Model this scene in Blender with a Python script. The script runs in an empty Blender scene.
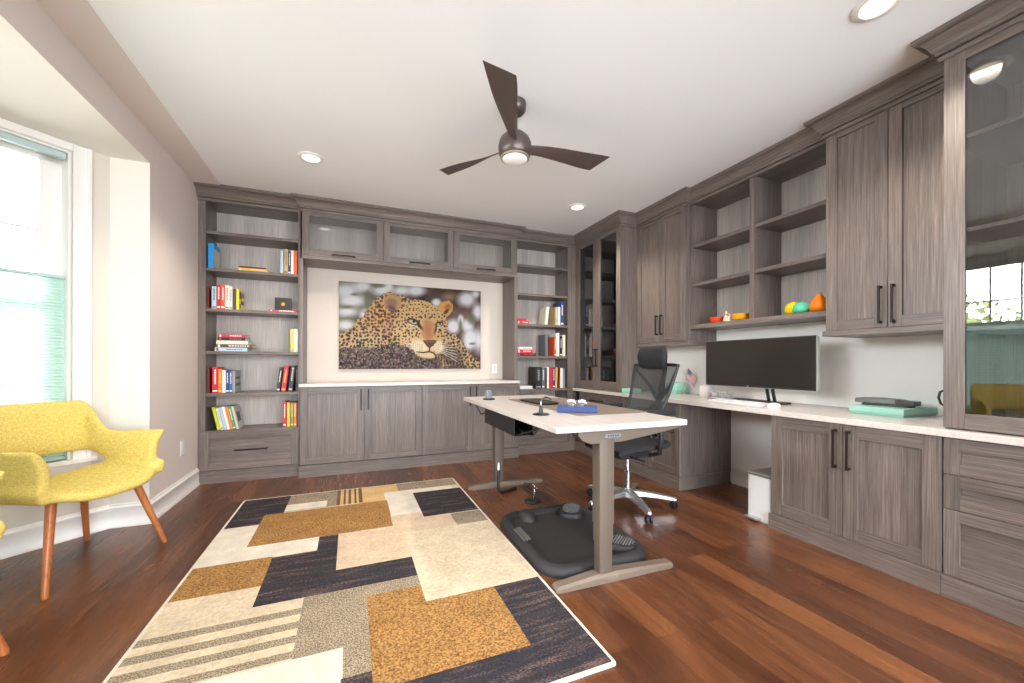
import bpy, bmesh, math, random
import numpy as np
from mathutils import Vector, Matrix

# ------------------------------------------------------------------ camera
scene = bpy.context.scene
COL = scene.collection
CAM_H = 1.106
YAW, ROLL = math.radians(22.16), math.radians(0.12)
F = Vector((math.sin(YAW), math.cos(YAW), 0)); R = Vector((math.cos(YAW), -math.sin(YAW), 0)); U = Vector((0, 0, 1))
R, U = math.cos(ROLL) * R + math.sin(ROLL) * U, math.cos(ROLL) * U - math.sin(ROLL) * R
cam = bpy.data.cameras.new('camera')
cam.sensor_width = 36.0
cam.lens = 396.0 / 1024.0 * 36.0
cam.shift_y = (363.0 - 341.5) / 1024.0
cam.clip_start = 0.02
cam_o = bpy.data.objects.new('camera', cam)
COL.objects.link(cam_o)
cam_o.matrix_world = Matrix(((R.x, U.x, -F.x, 0), (R.y, U.y, -F.y, 0), (R.z, U.z, -F.z, CAM_H), (0, 0, 0, 1)))
scene.camera = cam_o

# ------------------------------------------------------------------ world, lights, exposure
scene.view_settings.view_transform = 'Standard'
scene.view_settings.look = 'None'
scene.view_settings.gamma = 1.0
scene.view_settings.use_curve_mapping = False
scene.view_settings.exposure = 0.42
WORLD_STRENGTH = 27.0
REAR_STRENGTH = 12.0
BELOW_SHARE = 0.75
CAN_POWER = 75.0
world = bpy.data.worlds.new('overcast_sky')
scene.world = world
world.use_nodes = True
wn = world.node_tree.nodes
bg = wn['Background']
bg.inputs['Color'].default_value = (0.92, 0.965, 1.0, 1)
# sky strength varies by direction to balance the fill, weaker behind the camera (-y)
_tc = wn.new('ShaderNodeTexCoord'); _sx = wn.new('ShaderNodeSeparateXYZ'); _mr = wn.new('ShaderNodeMapRange')
_mr.interpolation_type = 'SMOOTHSTEP'
_mr.inputs['From Min'].default_value = 0.3; _mr.inputs['From Max'].default_value = -0.9
_mr.inputs['To Min'].default_value = WORLD_STRENGTH; _mr.inputs['To Max'].default_value = REAR_STRENGTH
world.node_tree.links.new(_tc.outputs['Generated'], _sx.inputs[0]); world.node_tree.links.new(_sx.outputs['Y'], _mr.inputs['Value'])
# glow below the horizon, dimmer than the sky, added to light the ceiling
_mz = wn.new('ShaderNodeMapRange'); _mz.inputs['From Min'].default_value = -0.05; _mz.inputs['From Max'].default_value = 0.05
_mz.inputs['To Min'].default_value = BELOW_SHARE; _mz.inputs['To Max'].default_value = 1.0
_mm = wn.new('ShaderNodeMath'); _mm.operation = 'MULTIPLY'
world.node_tree.links.new(_sx.outputs['Z'], _mz.inputs['Value'])
world.node_tree.links.new(_mr.outputs[0], _mm.inputs[0]); world.node_tree.links.new(_mz.outputs[0], _mm.inputs[1])
world.node_tree.links.new(_mm.outputs[0], bg.inputs['Strength'])
scene.cycles.use_denoising = True
scene.cycles.max_bounces = 10
scene.cycles.diffuse_bounces = 6
scene.cycles.glossy_bounces = 5
scene.cycles.transmission_bounces = 8
scene.cycles.transparent_max_bounces = 16
scene.cycles.sample_clamp_indirect = 6.0
scene.cycles.caustics_reflective = False
scene.cycles.caustics_refractive = False


def portal(name, loc, direction, sx, sy):
    l = bpy.data.lights.new(name, 'AREA')
    l.shape = 'RECTANGLE'; l.size = sx; l.size_y = sy
    l.cycles.is_portal = True
    o = bpy.data.objects.new(name, l)
    COL.objects.link(o)
    o.location = loc
    o.rotation_euler = Vector(direction).to_track_quat('-Z', 'Y').to_euler()
    return o


# bay window openings and the glazed doors added behind the camera for fill
BAY_D = Vector((-0.7232, -0.6906, 0)); BAY_N = Vector((-0.6906, 0.7232, 0))
portal('portal_far', Vector((-1.49, 3.46, 1.47)) + BAY_D * .47 + BAY_N * .17, -BAY_N, .58, 1.93)
portal('portal_middle', (-2.335, 1.795, 1.47), (1, 0, 0), 1.85, 1.93)
portal('portal_near', (-1.94, .33, 1.47), (0.69, 0.72, 0), .58, 1.93)
portal('portal_rear', (1.0, -1.86, 1.28), (0, 1, 0), 4.2, 2.5)

# ------------------------------------------------------------------ helpers
random.seed(4)


def tag(o, label=None, cat=None, group=None, kind=None):
    if label: o['label'] = label
    if cat: o['category'] = cat
    if group: o['group'] = group
    if kind: o['kind'] = kind
    return o


def thing(name, label, cat, loc=(0, 0, 0), rotz=0.0, group=None):
    o = bpy.data.objects.new(name, None)
    o.empty_display_size = .05
    COL.objects.link(o)
    o.location = loc
    o.rotation_euler = (0, 0, rotz)
    return tag(o, label, cat, group)


class MB:
    """collects primitives and links them as one mesh object"""

    def __init__(self):
        self.v, self.f, self.m = [], [], []

    def add(self, vs, fs, m=0):
        b = len(self.v)
        self.v += [tuple(p) for p in vs]
        self.f += [tuple(i + b for i in f) for f in fs]
        self.m += [m] * len(fs)

    def box(self, x0, x1, y0, y1, z0, z1, m=0, T=None):
        vs = [(x, y, z) for x in (x0, x1) for y in (y0, y1) for z in (z0, z1)]
        if T: vs = [T(*p) for p in vs]
        self.add(vs, [(0, 1, 3, 2), (4, 6, 7, 5), (0, 4, 5, 1), (2, 3, 7, 6), (0, 2, 6, 4), (1, 5, 7, 3)], m)

    def hexa(self, vs, m=0):
        self.add(vs, [(0, 1, 3, 2), (4, 6, 7, 5), (0, 4, 5, 1), (2, 3, 7, 6), (0, 2, 6, 4), (1, 5, 7, 3)], m)

    def rings(self, rings, m=0, cap=True, closed=False):
        n = len(rings[0]); vs = [p for r in rings for p in r]; fs = []
        k = len(rings)
        for i in range(k if closed else k - 1):
            a, b = i * n, ((i + 1) % k) * n
            for j in range(n):
                j2 = (j + 1) % n
                fs.append((a + j, a + j2, b + j2, b + j))
        if cap and not closed:
            fs.append(tuple(range(n - 1, -1, -1)))
            fs.append(tuple(range((k - 1) * n, k * n)))
        self.add(vs, fs, m)

    def tube(self, path, r, n=10, m=0, closed=False):
        P = [Vector(p) for p in path]
        rs = r if isinstance(r, (list, tuple)) else [r] * len(P)
        out = []; prev = None
        for i, p in enumerate(P):
            if closed: t = P[(i + 1) % len(P)] - P[i - 1]
            else: t = P[min(i + 1, len(P) - 1)] - P[max(i - 1, 0)]
            t.normalize()
            if prev is None:
                a = Vector((0, 0, 1)) if abs(t.z) < .9 else Vector((1, 0, 0))
                u = t.cross(a).normalized()
            else:
                u = (prev - t * prev.dot(t)).normalized()
            prev = u
            w = t.cross(u)
            out.append([p + (u * math.cos(2 * math.pi * j / n) + w * math.sin(2 * math.pi * j / n)) * rs[i] for j in range(n)])
        self.rings(out, m, closed=closed)

    def lathe(self, prof, c=(0, 0, 0), n=24, m=0, axis=None):
        q = Vector((0, 0, 1)).rotation_difference(Vector(axis)) if axis else None
        out = []
        for r, z in prof:
            ring = []
            for j in range(n):
                a = 2 * math.pi * j / n
                p = Vector((max(r, 1e-4) * math.cos(a), max(r, 1e-4) * math.sin(a), z))
                if q: p = q @ p
                ring.append(p + Vector(c))
            out.append(ring)
        self.rings(out, m)

    def sweep(self, path, prof, side=1, m=0):
        """plan sweep: path of (x, y), profile of (offset to the left of travel * side, z)"""
        P = [Vector((p[0], p[1])) for p in path]
        rings = []
        for i, p in enumerate(P):
            ns = []
            if i > 0:
                t = (P[i] - P[i - 1]).normalized(); ns.append(Vector((-t.y, t.x)))
            if i < len(P) - 1:
                t = (P[i + 1] - P[i]).normalized(); ns.append(Vector((-t.y, t.x)))
            if len(ns) == 2:
                k = (ns[0] + ns[1]); k = k / max(.15, 1 + ns[0].dot(ns[1]))
            else: k = ns[0]
            k = k * side
            rings.append([(p.x + k.x * o, p.y + k.y * o, z) for o, z in prof])
        self.rings(rings, m)

    def prism(self, poly, z0, z1, m=0, T=None):
        f = T or (lambda x, y, z: (x, y, z))
        self.rings([[f(x, y, z0) for x, y in poly], [f(x, y, z1) for x, y in poly]], m)

    def build(self, name, mats, parent=None, bevel=0.0, world=True, angle=38, seg=2, kind=None):
        me = bpy.data.meshes.new(name)
        off = Vector(parent.location) if (parent is not None and world) else Vector((0, 0, 0))
        if parent is not None and world and parent.parent is not None:
            q = parent.parent
            while q is not None:
                off += Vector(q.location); q = q.parent
        me.from_pydata([Vector(p) - off for p in self.v], [], self.f)
        if not isinstance(mats, (list, tuple)): mats = [mats]
        for mm in mats: me.materials.append(mm)
        me.polygons.foreach_set('material_index', self.m)
        bm = bmesh.new(); bm.from_mesh(me)
        bmesh.ops.recalc_face_normals(bm, faces=bm.faces)
        bm.to_mesh(me); bm.free()
        me.polygons.foreach_set('use_smooth', [True] * len(me.polygons))
        me.set_sharp_from_angle(angle=math.radians(angle))
        o = bpy.data.objects.new(name, me)
        COL.objects.link(o)
        if parent is not None: o.parent = parent
        if bevel > 0:
            b = o.modifiers.new('bevel', 'BEVEL'); b.width = bevel; b.segments = seg
            b.limit_method = 'ANGLE'; b.angle_limit = math.radians(40); b.harden_normals = True
        if kind: o['kind'] = kind
        return o


def rrect(w, d, r, n=5, cx=0, cy=0):
    pts = []
    for sx, sy, a0 in ((1, 1, 0), (-1, 1, 90), (-1, -1, 180), (1, -1, 270)):
        for k in range(n + 1):
            a = math.radians(a0 + 90 * k / n)
            pts.append((cx + sx * (w / 2 - r) + r * math.cos(a), cy + sy * (d / 2 - r) + r * math.sin(a)))
    return pts


def TB(yf): return lambda u, d, z: (u, yf + d, z)      # cabinet run on the back wall
def TR(xf): return lambda u, d, z: (xf + d, u, z)      # cabinet run on the right wall


# ------------------------------------------------------------------ materials
def srgb(r, g, b):
    f = lambda c: (c / 255 / 12.92) if c / 255 <= .04045 else ((c / 255 + .055) / 1.055) ** 2.4
    return (f(r), f(g), f(b), 1)


def new_mat(name, color, rough=.5, metal=0.0, spec=.5, emit=None, estr=0):
    m = bpy.data.materials.new(name); m.use_nodes = True
    b = m.node_tree.nodes['Principled BSDF']
    b.inputs['Base Color'].default_value = color
    b.inputs['Roughness'].default_value = rough
    b.inputs['Metallic'].default_value = metal
    b.inputs['Specular IOR Level'].default_value = spec
    if emit:
        b.inputs['Emission Color'].default_value = emit; b.inputs['Emission Strength'].default_value = estr
    return m


def nd(m, t, **kw):
    n = m.node_tree.nodes.new(t)
    for k, v in kw.items(): setattr(n, k, v)
    return n


def lk(m, a, b): m.node_tree.links.new(a, b)


def ramp(m, fac, stops):
    r = nd(m, 'ShaderNodeValToRGB')
    e = r.color_ramp.elements
    while len(e) < len(stops): e.new(.5)
    for i, (p, c) in enumerate(stops):
        e[i].position = p; e[i].color = c
    lk(m, fac, r.inputs['Fac'])
    return r.outputs['Color']


def coords(m, scale, rand=True, which='Object', rot=(0, 0, 0)):
    tc = nd(m, 'ShaderNodeTexCoord'); mp = nd(m, 'ShaderNodeMapping')
    mp.inputs['Scale'].default_value = scale; mp.inputs['Rotation'].default_value = rot
    lk(m, tc.outputs[which], mp.inputs['Vector'])
    if rand:
        oi = nd(m, 'ShaderNodeObjectInfo'); mu = nd(m, 'ShaderNodeMath', operation='MULTIPLY')
        mu.inputs[1].default_value = 37.0
        lk(m, oi.outputs['Random'], mu.inputs[0])
        cb = nd(m, 'ShaderNodeCombineXYZ')
        for i in range(3): lk(m, mu.outputs[0], cb.inputs[i])
        ad = nd(m, 'ShaderNodeVectorMath', operation='ADD')
        lk(m, mp.outputs[0], ad.inputs[0]); lk(m, cb.outputs[0], ad.inputs[1])
        return ad.outputs[0]
    return mp.outputs[0]


def noise(m, vec, scale=1, detail=4, rough=.55, dist=0.0):
    n = nd(m, 'ShaderNodeTexNoise')
    n.inputs['Scale'].default_value = scale; n.inputs['Detail'].default_value = detail
    n.inputs['Roughness'].default_value = rough; n.inputs['Distortion'].default_value = dist
    lk(m, vec, n.inputs['Vector'])
    return n.outputs['Fac']


def mixc(m, fac, a, b, mode='MIX'):
    x = nd(m, 'ShaderNodeMix', data_type='RGBA', blend_type=mode)
    if isinstance(fac, (int, float)): x.inputs[0].default_value = fac
    else: lk(m, fac, x.inputs[0])
    for i, c in ((6, a), (7, b)):
        if isinstance(c, tuple): x.inputs[i].default_value = c
        else: lk(m, c, x.inputs[i])
    return x.outputs[2]


def bump(m, h, strength=.2, dist=.002):
    b = nd(m, 'ShaderNodeBump'); b.inputs['Strength'].default_value = strength; b.inputs['Distance'].default_value = dist
    lk(m, h, b.inputs['Height'])
    lk(m, b.outputs[0], m.node_tree.nodes['Principled BSDF'].inputs['Normal'])


def setc(m, c, inp='Base Color'): lk(m, c, m.node_tree.nodes['Principled BSDF'].inputs[inp])


def wood(name, axis, lo, mid, hi, rough=.37):
    m = new_mat(name, mid, rough)
    i = 'xyz'.index(axis)
    s = [170.0] * 3; s[i] = 3.5
    f = noise(m, coords(m, s), 1, 5, .65)
    s2 = [9.0] * 3; s2[i] = .35
    g = noise(m, coords(m, s2), 1, 2, .5)
    c = ramp(m, f, [(.28, lo), (.5, mid), (.74, hi)])
    t = ramp(m, g, [(.32, (.84, .84, .85, 1)), (.68, (1.14, 1.13, 1.12, 1))])
    setc(m, mixc(m, 1.0, c, t, 'MULTIPLY'))
    bump(m, f, .12, .0008)
    return m


WLO, WMI, WHI = srgb(82, 73, 68), srgb(111, 100, 94), srgb(143, 131, 124)
wood_v = wood('greywood_vertical', 'z', WLO, WMI, WHI)
wood_x = wood('greywood_along_x', 'x', WLO, WMI, WHI)
wood_y = wood('greywood_along_y', 'y', WLO, WMI, WHI)
wood_back = wood('palewood_back', 'z', srgb(160, 151, 145), srgb(186, 177, 171), srgb(208, 200, 194))
legwood = wood('walnut_leg', 'z', srgb(150, 86, 46), srgb(178, 106, 60), srgb(200, 128, 76), .35)

# hardwood floor: planks run along y
floor_m = new_mat('hardwood_floor', srgb(105, 60, 38), .27)
vec = coords(floor_m, (1, 1, 1), False, rot=(0, 0, math.radians(90)))
bk = nd(floor_m, 'ShaderNodeTexBrick'); bk.offset = .37; bk.squash = 1.0
lk(floor_m, vec, bk.inputs['Vector'])
for k, v in (('Scale', 1.0), ('Mortar Size', .0011), ('Mortar Smooth', .1), ('Bias', 0.0), ('Brick Width', 1.25), ('Row Height', .127)):
    bk.inputs[k].default_value = v
bk.inputs['Color1'].default_value = (0, 0, 0, 1); bk.inputs['Color2'].default_value = (1, 1, 1, 1)
bk.inputs['Mortar'].default_value = (.5, .5, .5, 1)
pl = ramp(floor_m, bk.outputs['Color'], [(0, srgb(78, 46, 30)), (.5, srgb(98, 59, 36)), (1, srgb(120, 74, 44))])
gr = noise(floor_m, coords(floor_m, (52, 2.2, 1), False), 1, 9, .78, .8)
gc = ramp(floor_m, gr, [(.32, (.40, .35, .32, 1)), (.46, (.90, .90, .90, 1)), (.72, (1.32, 1.30, 1.25, 1))])
kn = noise(floor_m, coords(floor_m, (5, 1.6, 1), False), 1, 3, .6, .8)
kc = ramp(floor_m, kn, [(.28, (.58, .54, .52, 1)), (.62, (1.1, 1.1, 1.1, 1))])
c = mixc(floor_m, 1.0, pl, gc, 'MULTIPLY'); c = mixc(floor_m, 1.0, c, kc, 'MULTIPLY')
c = mixc(floor_m, bk.outputs['Fac'], c, srgb(56, 34, 26))
setc(floor_m, c)
rr = ramp(floor_m, gr, [(.3, (.34, .34, .34, 1)), (.7, (.24, .24, .24, 1))])
setc(floor_m, rr, 'Roughness')
bump(floor_m, gr, .12, .001)


def paint(name, c, rough=.85):
    m = new_mat(name, c, rough, spec=.25)
    n = noise(m, coords(m, (1, 1, 1), False), 220, 2, .5)
    bump(m, n, .03, .0006)
    return m


wall_greige = paint('paint_greige', srgb(222, 210, 204))
wall_white = paint('paint_warm_white', srgb(248, 246, 243))
wall_bay_m = paint('paint_bay', srgb(216, 209, 199))
ceil_m = paint('paint_ceiling', srgb(246, 245, 245))
trim_m = new_mat('trim_white', srgb(240, 237, 233), .38)
quartz = new_mat('quartz_top', srgb(226, 214, 203), .22)
qn = noise(quartz, coords(quartz, (1, 1, 1), False), 60, 4, .6)
setc(quartz, ramp(quartz, qn, [(.3, srgb(208, 197, 190)), (.7, srgb(222, 213, 206))]))
black_metal = new_mat('black_bronze', srgb(42, 36, 34), .38, .6)
chrome = new_mat('chrome', srgb(225, 225, 228), .12, 1.0)
plastic_black = new_mat('plastic_black', srgb(24, 24, 26), .42)
plastic_white = new_mat('plastic_white', srgb(238, 238, 238), .3)


def thin_glass(name, tint=(1, 1, 1, 1), refl=1.0):
    m = bpy.data.materials.new(name); m.use_nodes = True
    nt = m.node_tree; nt.nodes.clear()
    out = nt.nodes.new('ShaderNodeOutputMaterial'); tr = nt.nodes.new('ShaderNodeBsdfTransparent')
    gl = nt.nodes.new('ShaderNodeBsdfGlossy'); mx = nt.nodes.new('ShaderNodeMixShader')
    fr = nt.nodes.new('ShaderNodeFresnel'); fr.inputs['IOR'].default_value = 1.52
    mu = nt.nodes.new('ShaderNodeMath'); mu.operation = 'MULTIPLY'; mu.inputs[1].default_value = refl; mu.use_clamp = True
    tr.inputs['Color'].default_value = tint; gl.inputs['Roughness'].default_value = 0.01
    nt.links.new(fr.outputs[0], mu.inputs[0]); nt.links.new(mu.outputs[0], mx.inputs[0])
    nt.links.new(tr.outputs[0], mx.inputs[1]); nt.links.new(gl.outputs[0], mx.inputs[2])
    nt.links.new(mx.outputs[0], out.inputs[0])
    return m


win_glass = thin_glass('window_glass')
cab_glass = thin_glass('cabinet_glass', (.97, .97, .965, 1), 2.3)

# ------------------------------------------------------------------ room shell
H = 2.70
XL, XR, YB, YR = -1.28, 3.28, 4.72, -1.70


def struct(name, mb, m, parent=None, bevel=0):
    o = mb.build(name, m, parent, bevel)
    o['kind'] = 'structure'
    return o


b = MB(); b.box(-2.75, 3.42, YR - .14, 4.86, -.10, 0); struct('floor', b, floor_m)
b = MB(); b.box(-1.49, 3.42, YR - .14, 4.86, H, H + .12); struct('ceiling', b, ceil_m)
b = MB(); b.box(-1.49, 3.42, YB, 4.86, 0, H); struct('wall_back', b, paint('paint_niche', srgb(218, 207, 197)))
b = MB(); b.box(XR, 3.42, YR, YB, 0, H); struct('wall_right', b, wall_white)
BY0, BY1, SOF = .13, 3.46, 2.475
b = MB(); b.box(-1.49, XL, BY1, YB, 0, H, 0)
b.box(-1.49, XL, BY0, BY1, SOF, H, 0); b.box(-1.49, XL, YR, BY0, 0, H, 0)
b.box(-1.4895, XL - .0005, BY1 - .0012, BY1, .0, SOF, 1); b.box(-1.4895, XL - .0005, BY0, BY1, SOF - .0012, SOF, 1)
struct('wall_left', b, [wall_greige, paint('paint_bay_reveal', srgb(234, 229, 221))])
# bay soffit
P0 = Vector((-1.49, 3.46, 0)); LW = .93
PA = P0 + BAY_D * LW
PB = Vector((PA.x, BY0 + (3.46 - PA.y), 0)); P3 = Vector((-1.49, BY0, 0))
b = MB(); b.prism([(-1.49, BY1), (-1.49, BY0), (PB.x - .3, PB.y - .25), (PA.x - .3, PA.y + .25)], SOF, SOF + .1)
struct('ceiling_bay', b, paint('paint_bay_soffit', srgb(234, 229, 221)))


def TW(o, ud, nd_): return lambda u, d, z: tuple(Vector((o.x, o.y, 0)) + ud * u + nd_ * d + Vector((0, 0, z)))


ZS, ZT = .50, 2.42          # window opening
TH = .16


def bay_wall(name, o, ud, nv, L, u0, u1):
    T = TW(o, ud, nv); b = MB()
    b.box(-.02, u0, 0, TH, 0, SOF, T=T); b.box(u1, L + .02, 0, TH, 0, SOF, T=T)
    b.box(u0, u1, 0, TH, 0, ZS, T=T); b.box(u0, u1, 0, TH, ZT, SOF, T=T)
    struct(name, b, wall_bay_m)
    return T


def window(name, T, u0, u1, cols, rows, units=1, s=.055):
    w = bpy.data.objects.new(name, None); COL.objects.link(w); w['kind'] = 'structure'
    w.location = T((u0 + u1) / 2, .08, ZS)
    fr = MB()
    cw = .088
    # casing with a raised outer band, stool and apron
    for a0, a1 in ((u0 - cw, u0 - .004), (u1 + .004, u1 + cw)):
        fr.box(a0, a1, -.016, 0, ZS - .02, SOF - .004, T=T)
    fr.box(u0 - cw, u0 - cw + .022, -.027, 0, ZS - .02, SOF - .004, T=T)
    fr.box(u1 + cw - .022, u1 + cw, -.027, 0, ZS - .02, SOF - .004, T=T)
    fr.box(u0 - .018, u0 - .004, -.022, 0, ZS - .02, SOF - .004, T=T)
    fr.box(u1 + .004, u1 + .018, -.022, 0, ZS - .02, SOF - .004, T=T)
    fr.box(u0 - .003, u1 + .003, -.0158, 0, ZT + .004, SOF - .004, T=T)
    fr.box(u0 - cw - .02, u1 + cw + .02, -.045, .10, ZS - .028, ZS, T=T)
    fr.box(u0 - cw, u1 + cw, -.016, 0, ZS - .11, ZS - .028, T=T)
    # jamb lining
    fr.box(u0, u0 + .012, 0, TH, ZS, ZT, T=T); fr.box(u1 - .012, u1, 0, TH, ZS, ZT, T=T)
    fr.box(u0, u1, 0, TH, ZT - .012, ZT, T=T)
    fr.build('window_frame', trim_m, w, .002)
    uw = (u1 - u0 - .024 - .05 * (units - 1)) / units
    sash = MB(); mun = MB()
    for k in range(units):
        a = u0 + .012 + k * (uw + .05); e = a + uw
        if k: sash.box(a - .05, a, .07, .14, ZS, ZT, T=T)
        sash.box(a, a + s, .085, .13, ZS, ZT - .012, T=T); sash.box(e - s, e, .085, .13, ZS, ZT - .012, T=T)
        sash.box(a, e, .085, .13, ZS, ZS + .07, T=T); sash.box(a, e, .085, .13, ZT - .075, ZT - .012, T=T)
        mid = (ZS + ZT) / 2
        sash.box(a, e, .085, .13, mid - .025, mid + .025, T=T)
        for h0, h1 in ((ZS + .07, mid - .025), (mid + .025, ZT - .075)):
            for i in range(1, cols):
                u = a + s + (uw - 2 * s) * i / cols
                mun.box(u - .008, u + .008, .098, .118, h0, h1, T=T)
            for i in range(1, rows):
                z = h0 + (h1 - h0) * i / rows
                mun.box(a + s, e - s, .0985, .1175, z - .008, z + .008, T=T)
        g = MB(); g.box(a + s - .004, e - s + .004, .106, .109, ZS + .06, ZT - .07, T=T)
        g.build('window_pane', win_glass, w)
    sash.build('window_sash', trim_m, w, .002); mun.build('muntins', trim_m, w)
    return w


mint = bpy.data.materials.new('mint_shade_fabric'); mint.use_nodes = True
pb = mint.node_tree.nodes['Principled BSDF']
pb.inputs['Base Color'].default_value = srgb(200, 226, 219); pb.inputs['Roughness'].default_value = .9
trn = nd(mint, 'ShaderNodeBsdfTranslucent'); trn.inputs['Color'].default_value = srgb(206, 231, 224)
ms = nd(mint, 'ShaderNodeMixShader'); ms.inputs[0].default_value = .17
lk(mint, pb.outputs[0], ms.inputs[1]); lk(mint, trn.outputs[0], ms.inputs[2])
lk(mint, ms.outputs[0], mint.node_tree.nodes['Material Output'].inputs[0])
teal_rail = new_mat('teal_rail', srgb(182, 204, 202), .5)


def shade(T, u0, u1, label):
    t = thing('cellular_shade', label, 'window shade', T((u0 + u1) / 2, .04, ZS), 0, 'mint shades in the bay windows')
    a, e = u0 + .018, u1 - .018
    h = MB(); h.box(a, e, .006, .05, ZT - .052, ZT - .013, T=T); h.build('head_rail', teal_rail, t, .006)
    zr = 1.64
    h = MB(); h.box(a, e, .012, .046, zr - .018, zr, T=T); h.build('top_rail', teal_rail, t, .003)
    h = MB(); h.box(a, e, .012, .046, ZS + .002, ZS + .02, T=T); h.build('bottom_rail', teal_rail, t, .003)
    h = MB(); n = 56; z0, z1 = ZS + .02, zr - .018
    vs, fs = [], []
    for i in range(n * 2 + 1):
        z = z0 + (z1 - z0) * i / (2 * n)
        d = .025 if i % 2 else .033
        vs += [T(a + .002, d, z), T(e - .002, d, z)]
        if i: k = 2 * i; fs.append((k - 2, k - 1, k + 1, k))
    h.add(vs, fs)
    h.build('pleated_fabric', mint, t, angle=10)
    for u in (a + .12, e - .12):
        h = MB(); h.tube([T(u, .028, zr), T(u, .028, ZT - .05)], .0012, 5)
        h.build('lift_cord', plastic_white, t)


T1 = bay_wall('wall_bay_far', P0, BAY_D, BAY_N, LW, .183, .757)
window('window_1', T1, .183, .757, 2, 2, 1, .096)
shade(T1, .183, .757, 'mint green cellular shade pulled halfway down in the window behind the yellow armchair')
T2 = bay_wall('wall_bay_middle', PA, Vector((0, -1, 0)), Vector((-1, 0, 0)), PA.y - PB.y, .10, PA.y - PB.y - .10)
window('window_2', T2, .10, PA.y - PB.y - .10, 3, 2, 2)
shade(T2, .10, PA.y - PB.y - .10, 'wide mint cellular shade in the middle bay window, seen reflected in the tall glass cabinet')
d3 = (P3 - PB).normalized()
T3 = bay_wall('wall_bay_near', PB, d3, Vector((d3.y, -d3.x, 0)), (P3 - PB).length, .173, .747)
window('window_3', T3, .173, .747, 2, 2)
shade(T3, .173, .747, 'mint cellular shade in the angled bay window nearest the camera, outside the frame')

# rear wall; wide glazed doors added behind the camera to let in frontal light
b = MB()
b.box(-1.49, -1.1, YR - .14, YR, 0, H); b.box(3.1, 3.42, YR - .14, YR, 0, H); b.box(-1.1, 3.1, YR - .14, YR, 2.55, H)
struct('wall_rear', b, wall_white)
dr = bpy.data.objects.new('added_fill_door', None); COL.objects.link(dr); dr['kind'] = 'structure'; dr.location = (.9, YR - .07, 0)
b = MB(); g = MB()
for k in range(4):
    a = -1.1 + k * 1.05; e = a + 1.05
    b.box(a, a + .06, YR - .09, YR - .05, 0, 2.55); b.box(e - .06, e, YR - .09, YR - .05, 0, 2.55)
    b.box(a, e, YR - .09, YR - .05, 0, .14); b.box(a, e, YR - .09, YR - .05, 2.47, 2.55)
    g.box(a + .05, e - .05, YR - .072, YR - .068, .13, 2.48)
b.build('fill_door_frame', trim_m, dr, .002); g.build('fill_door_glass', win_glass, dr)

BBP = [(0, 0), (.020, 0), (.020, .018), (.015, .026), (.015, .118), (.019, .124), (.019, .134), (.010, .142), (.008, .155), (0, .155)]
b = MB(); b.sweep([(XL, 4.37), (XL, BY1), (-1.49, BY1), tuple((P0 + BAY_D * LW).xy), tuple(PB.xy), (-1.49, BY0), (XL, BY0), (XL, YR)], BBP, 1)
struct('baseboard_left', b, trim_m)
b = MB(); b.sweep([(XR, 1.83), (XR, 2.62)], BBP, 1); struct('baseboard_right', b, trim_m)
b = MB(); b.sweep([(XL, 4.30), (XL, YR)], [(0, H), (0, H - .014), (.012, H - .014), (.19, H - .010), (.20, H - .004), (.20, H)], 1)
struct('trim_1', b, wall_greige)

# outdoors seen through the panes
paving_m = new_mat('grey_paving', srgb(150, 160, 120), .95)
setc(paving_m, ramp(paving_m, noise(paving_m, coords(paving_m, (1, 1, 1), False), 3, 5, .6), [(.3, srgb(158, 152, 146)), (.7, srgb(196, 190, 184))]))  # grey paving, kept neutral so its bounce leaves the bay soffit untinted
b = MB(); b.box(-16, -2.6, -2, 14, -.6, -.5); o = struct('ground_outside', b, paving_m)
leaf_m = new_mat('pale_leaves', srgb(150, 165, 105), .8); bark_m = new_mat('bark', srgb(120, 105, 92), .9)


def tree(x, y, h, r, label, seed):
    rnd = random.Random(seed)
    t = thing('garden_tree', label, 'tree', (x, y, -.5), 0, 'trees outside the bay')
    tr = MB(); tr.tube([(x, y, -.5), (x + .05, y, h * .4 - .5), (x, y + .05, h * .8 - .5)], [.09, .07, .03], 8)
    for k in range(7):
        a = rnd.uniform(0, 6.28); z = h * rnd.uniform(.35, .7) - .5
        tr.tube([(x, y, z), (x + math.cos(a) * r * .7, y + math.sin(a) * r * .7, z + r * .5)], [.03, .012], 6)
    tr.build('trunk', bark_m, t)
    lf = MB()
    for k in range(900):
        v = Vector((rnd.gauss(0, 1), rnd.gauss(0, 1), rnd.gauss(0, 1))).normalized() * r * rnd.uniform(.35, 1.0)
        c = Vector((x, y, h * .68 - .5)) + Vector((v.x, v.y, v.z * .9))
        a = Vector((rnd.gauss(0, 1), rnd.gauss(0, 1), rnd.gauss(0, 1))).normalized() * rnd.uniform(.05, .09)
        q = a.orthogonal() * .45
        lf.add([c - a, c + q, c + a, c - q], [(0, 1, 2, 3)])
    o = lf.build('leaves', leaf_m, t)


tree(-6.2, 4.1, 3.0, 1.1, 'pale leafy tree outside beyond the window behind the yellow armchair', 3)
tree(-7.4, 1.6, 2.9, 1.0, 'small green tree outside, reflected in the tall glass cabinet', 5)

# ------------------------------------------------------------------ cabinetry
BAR = dict(w=.011)


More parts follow.
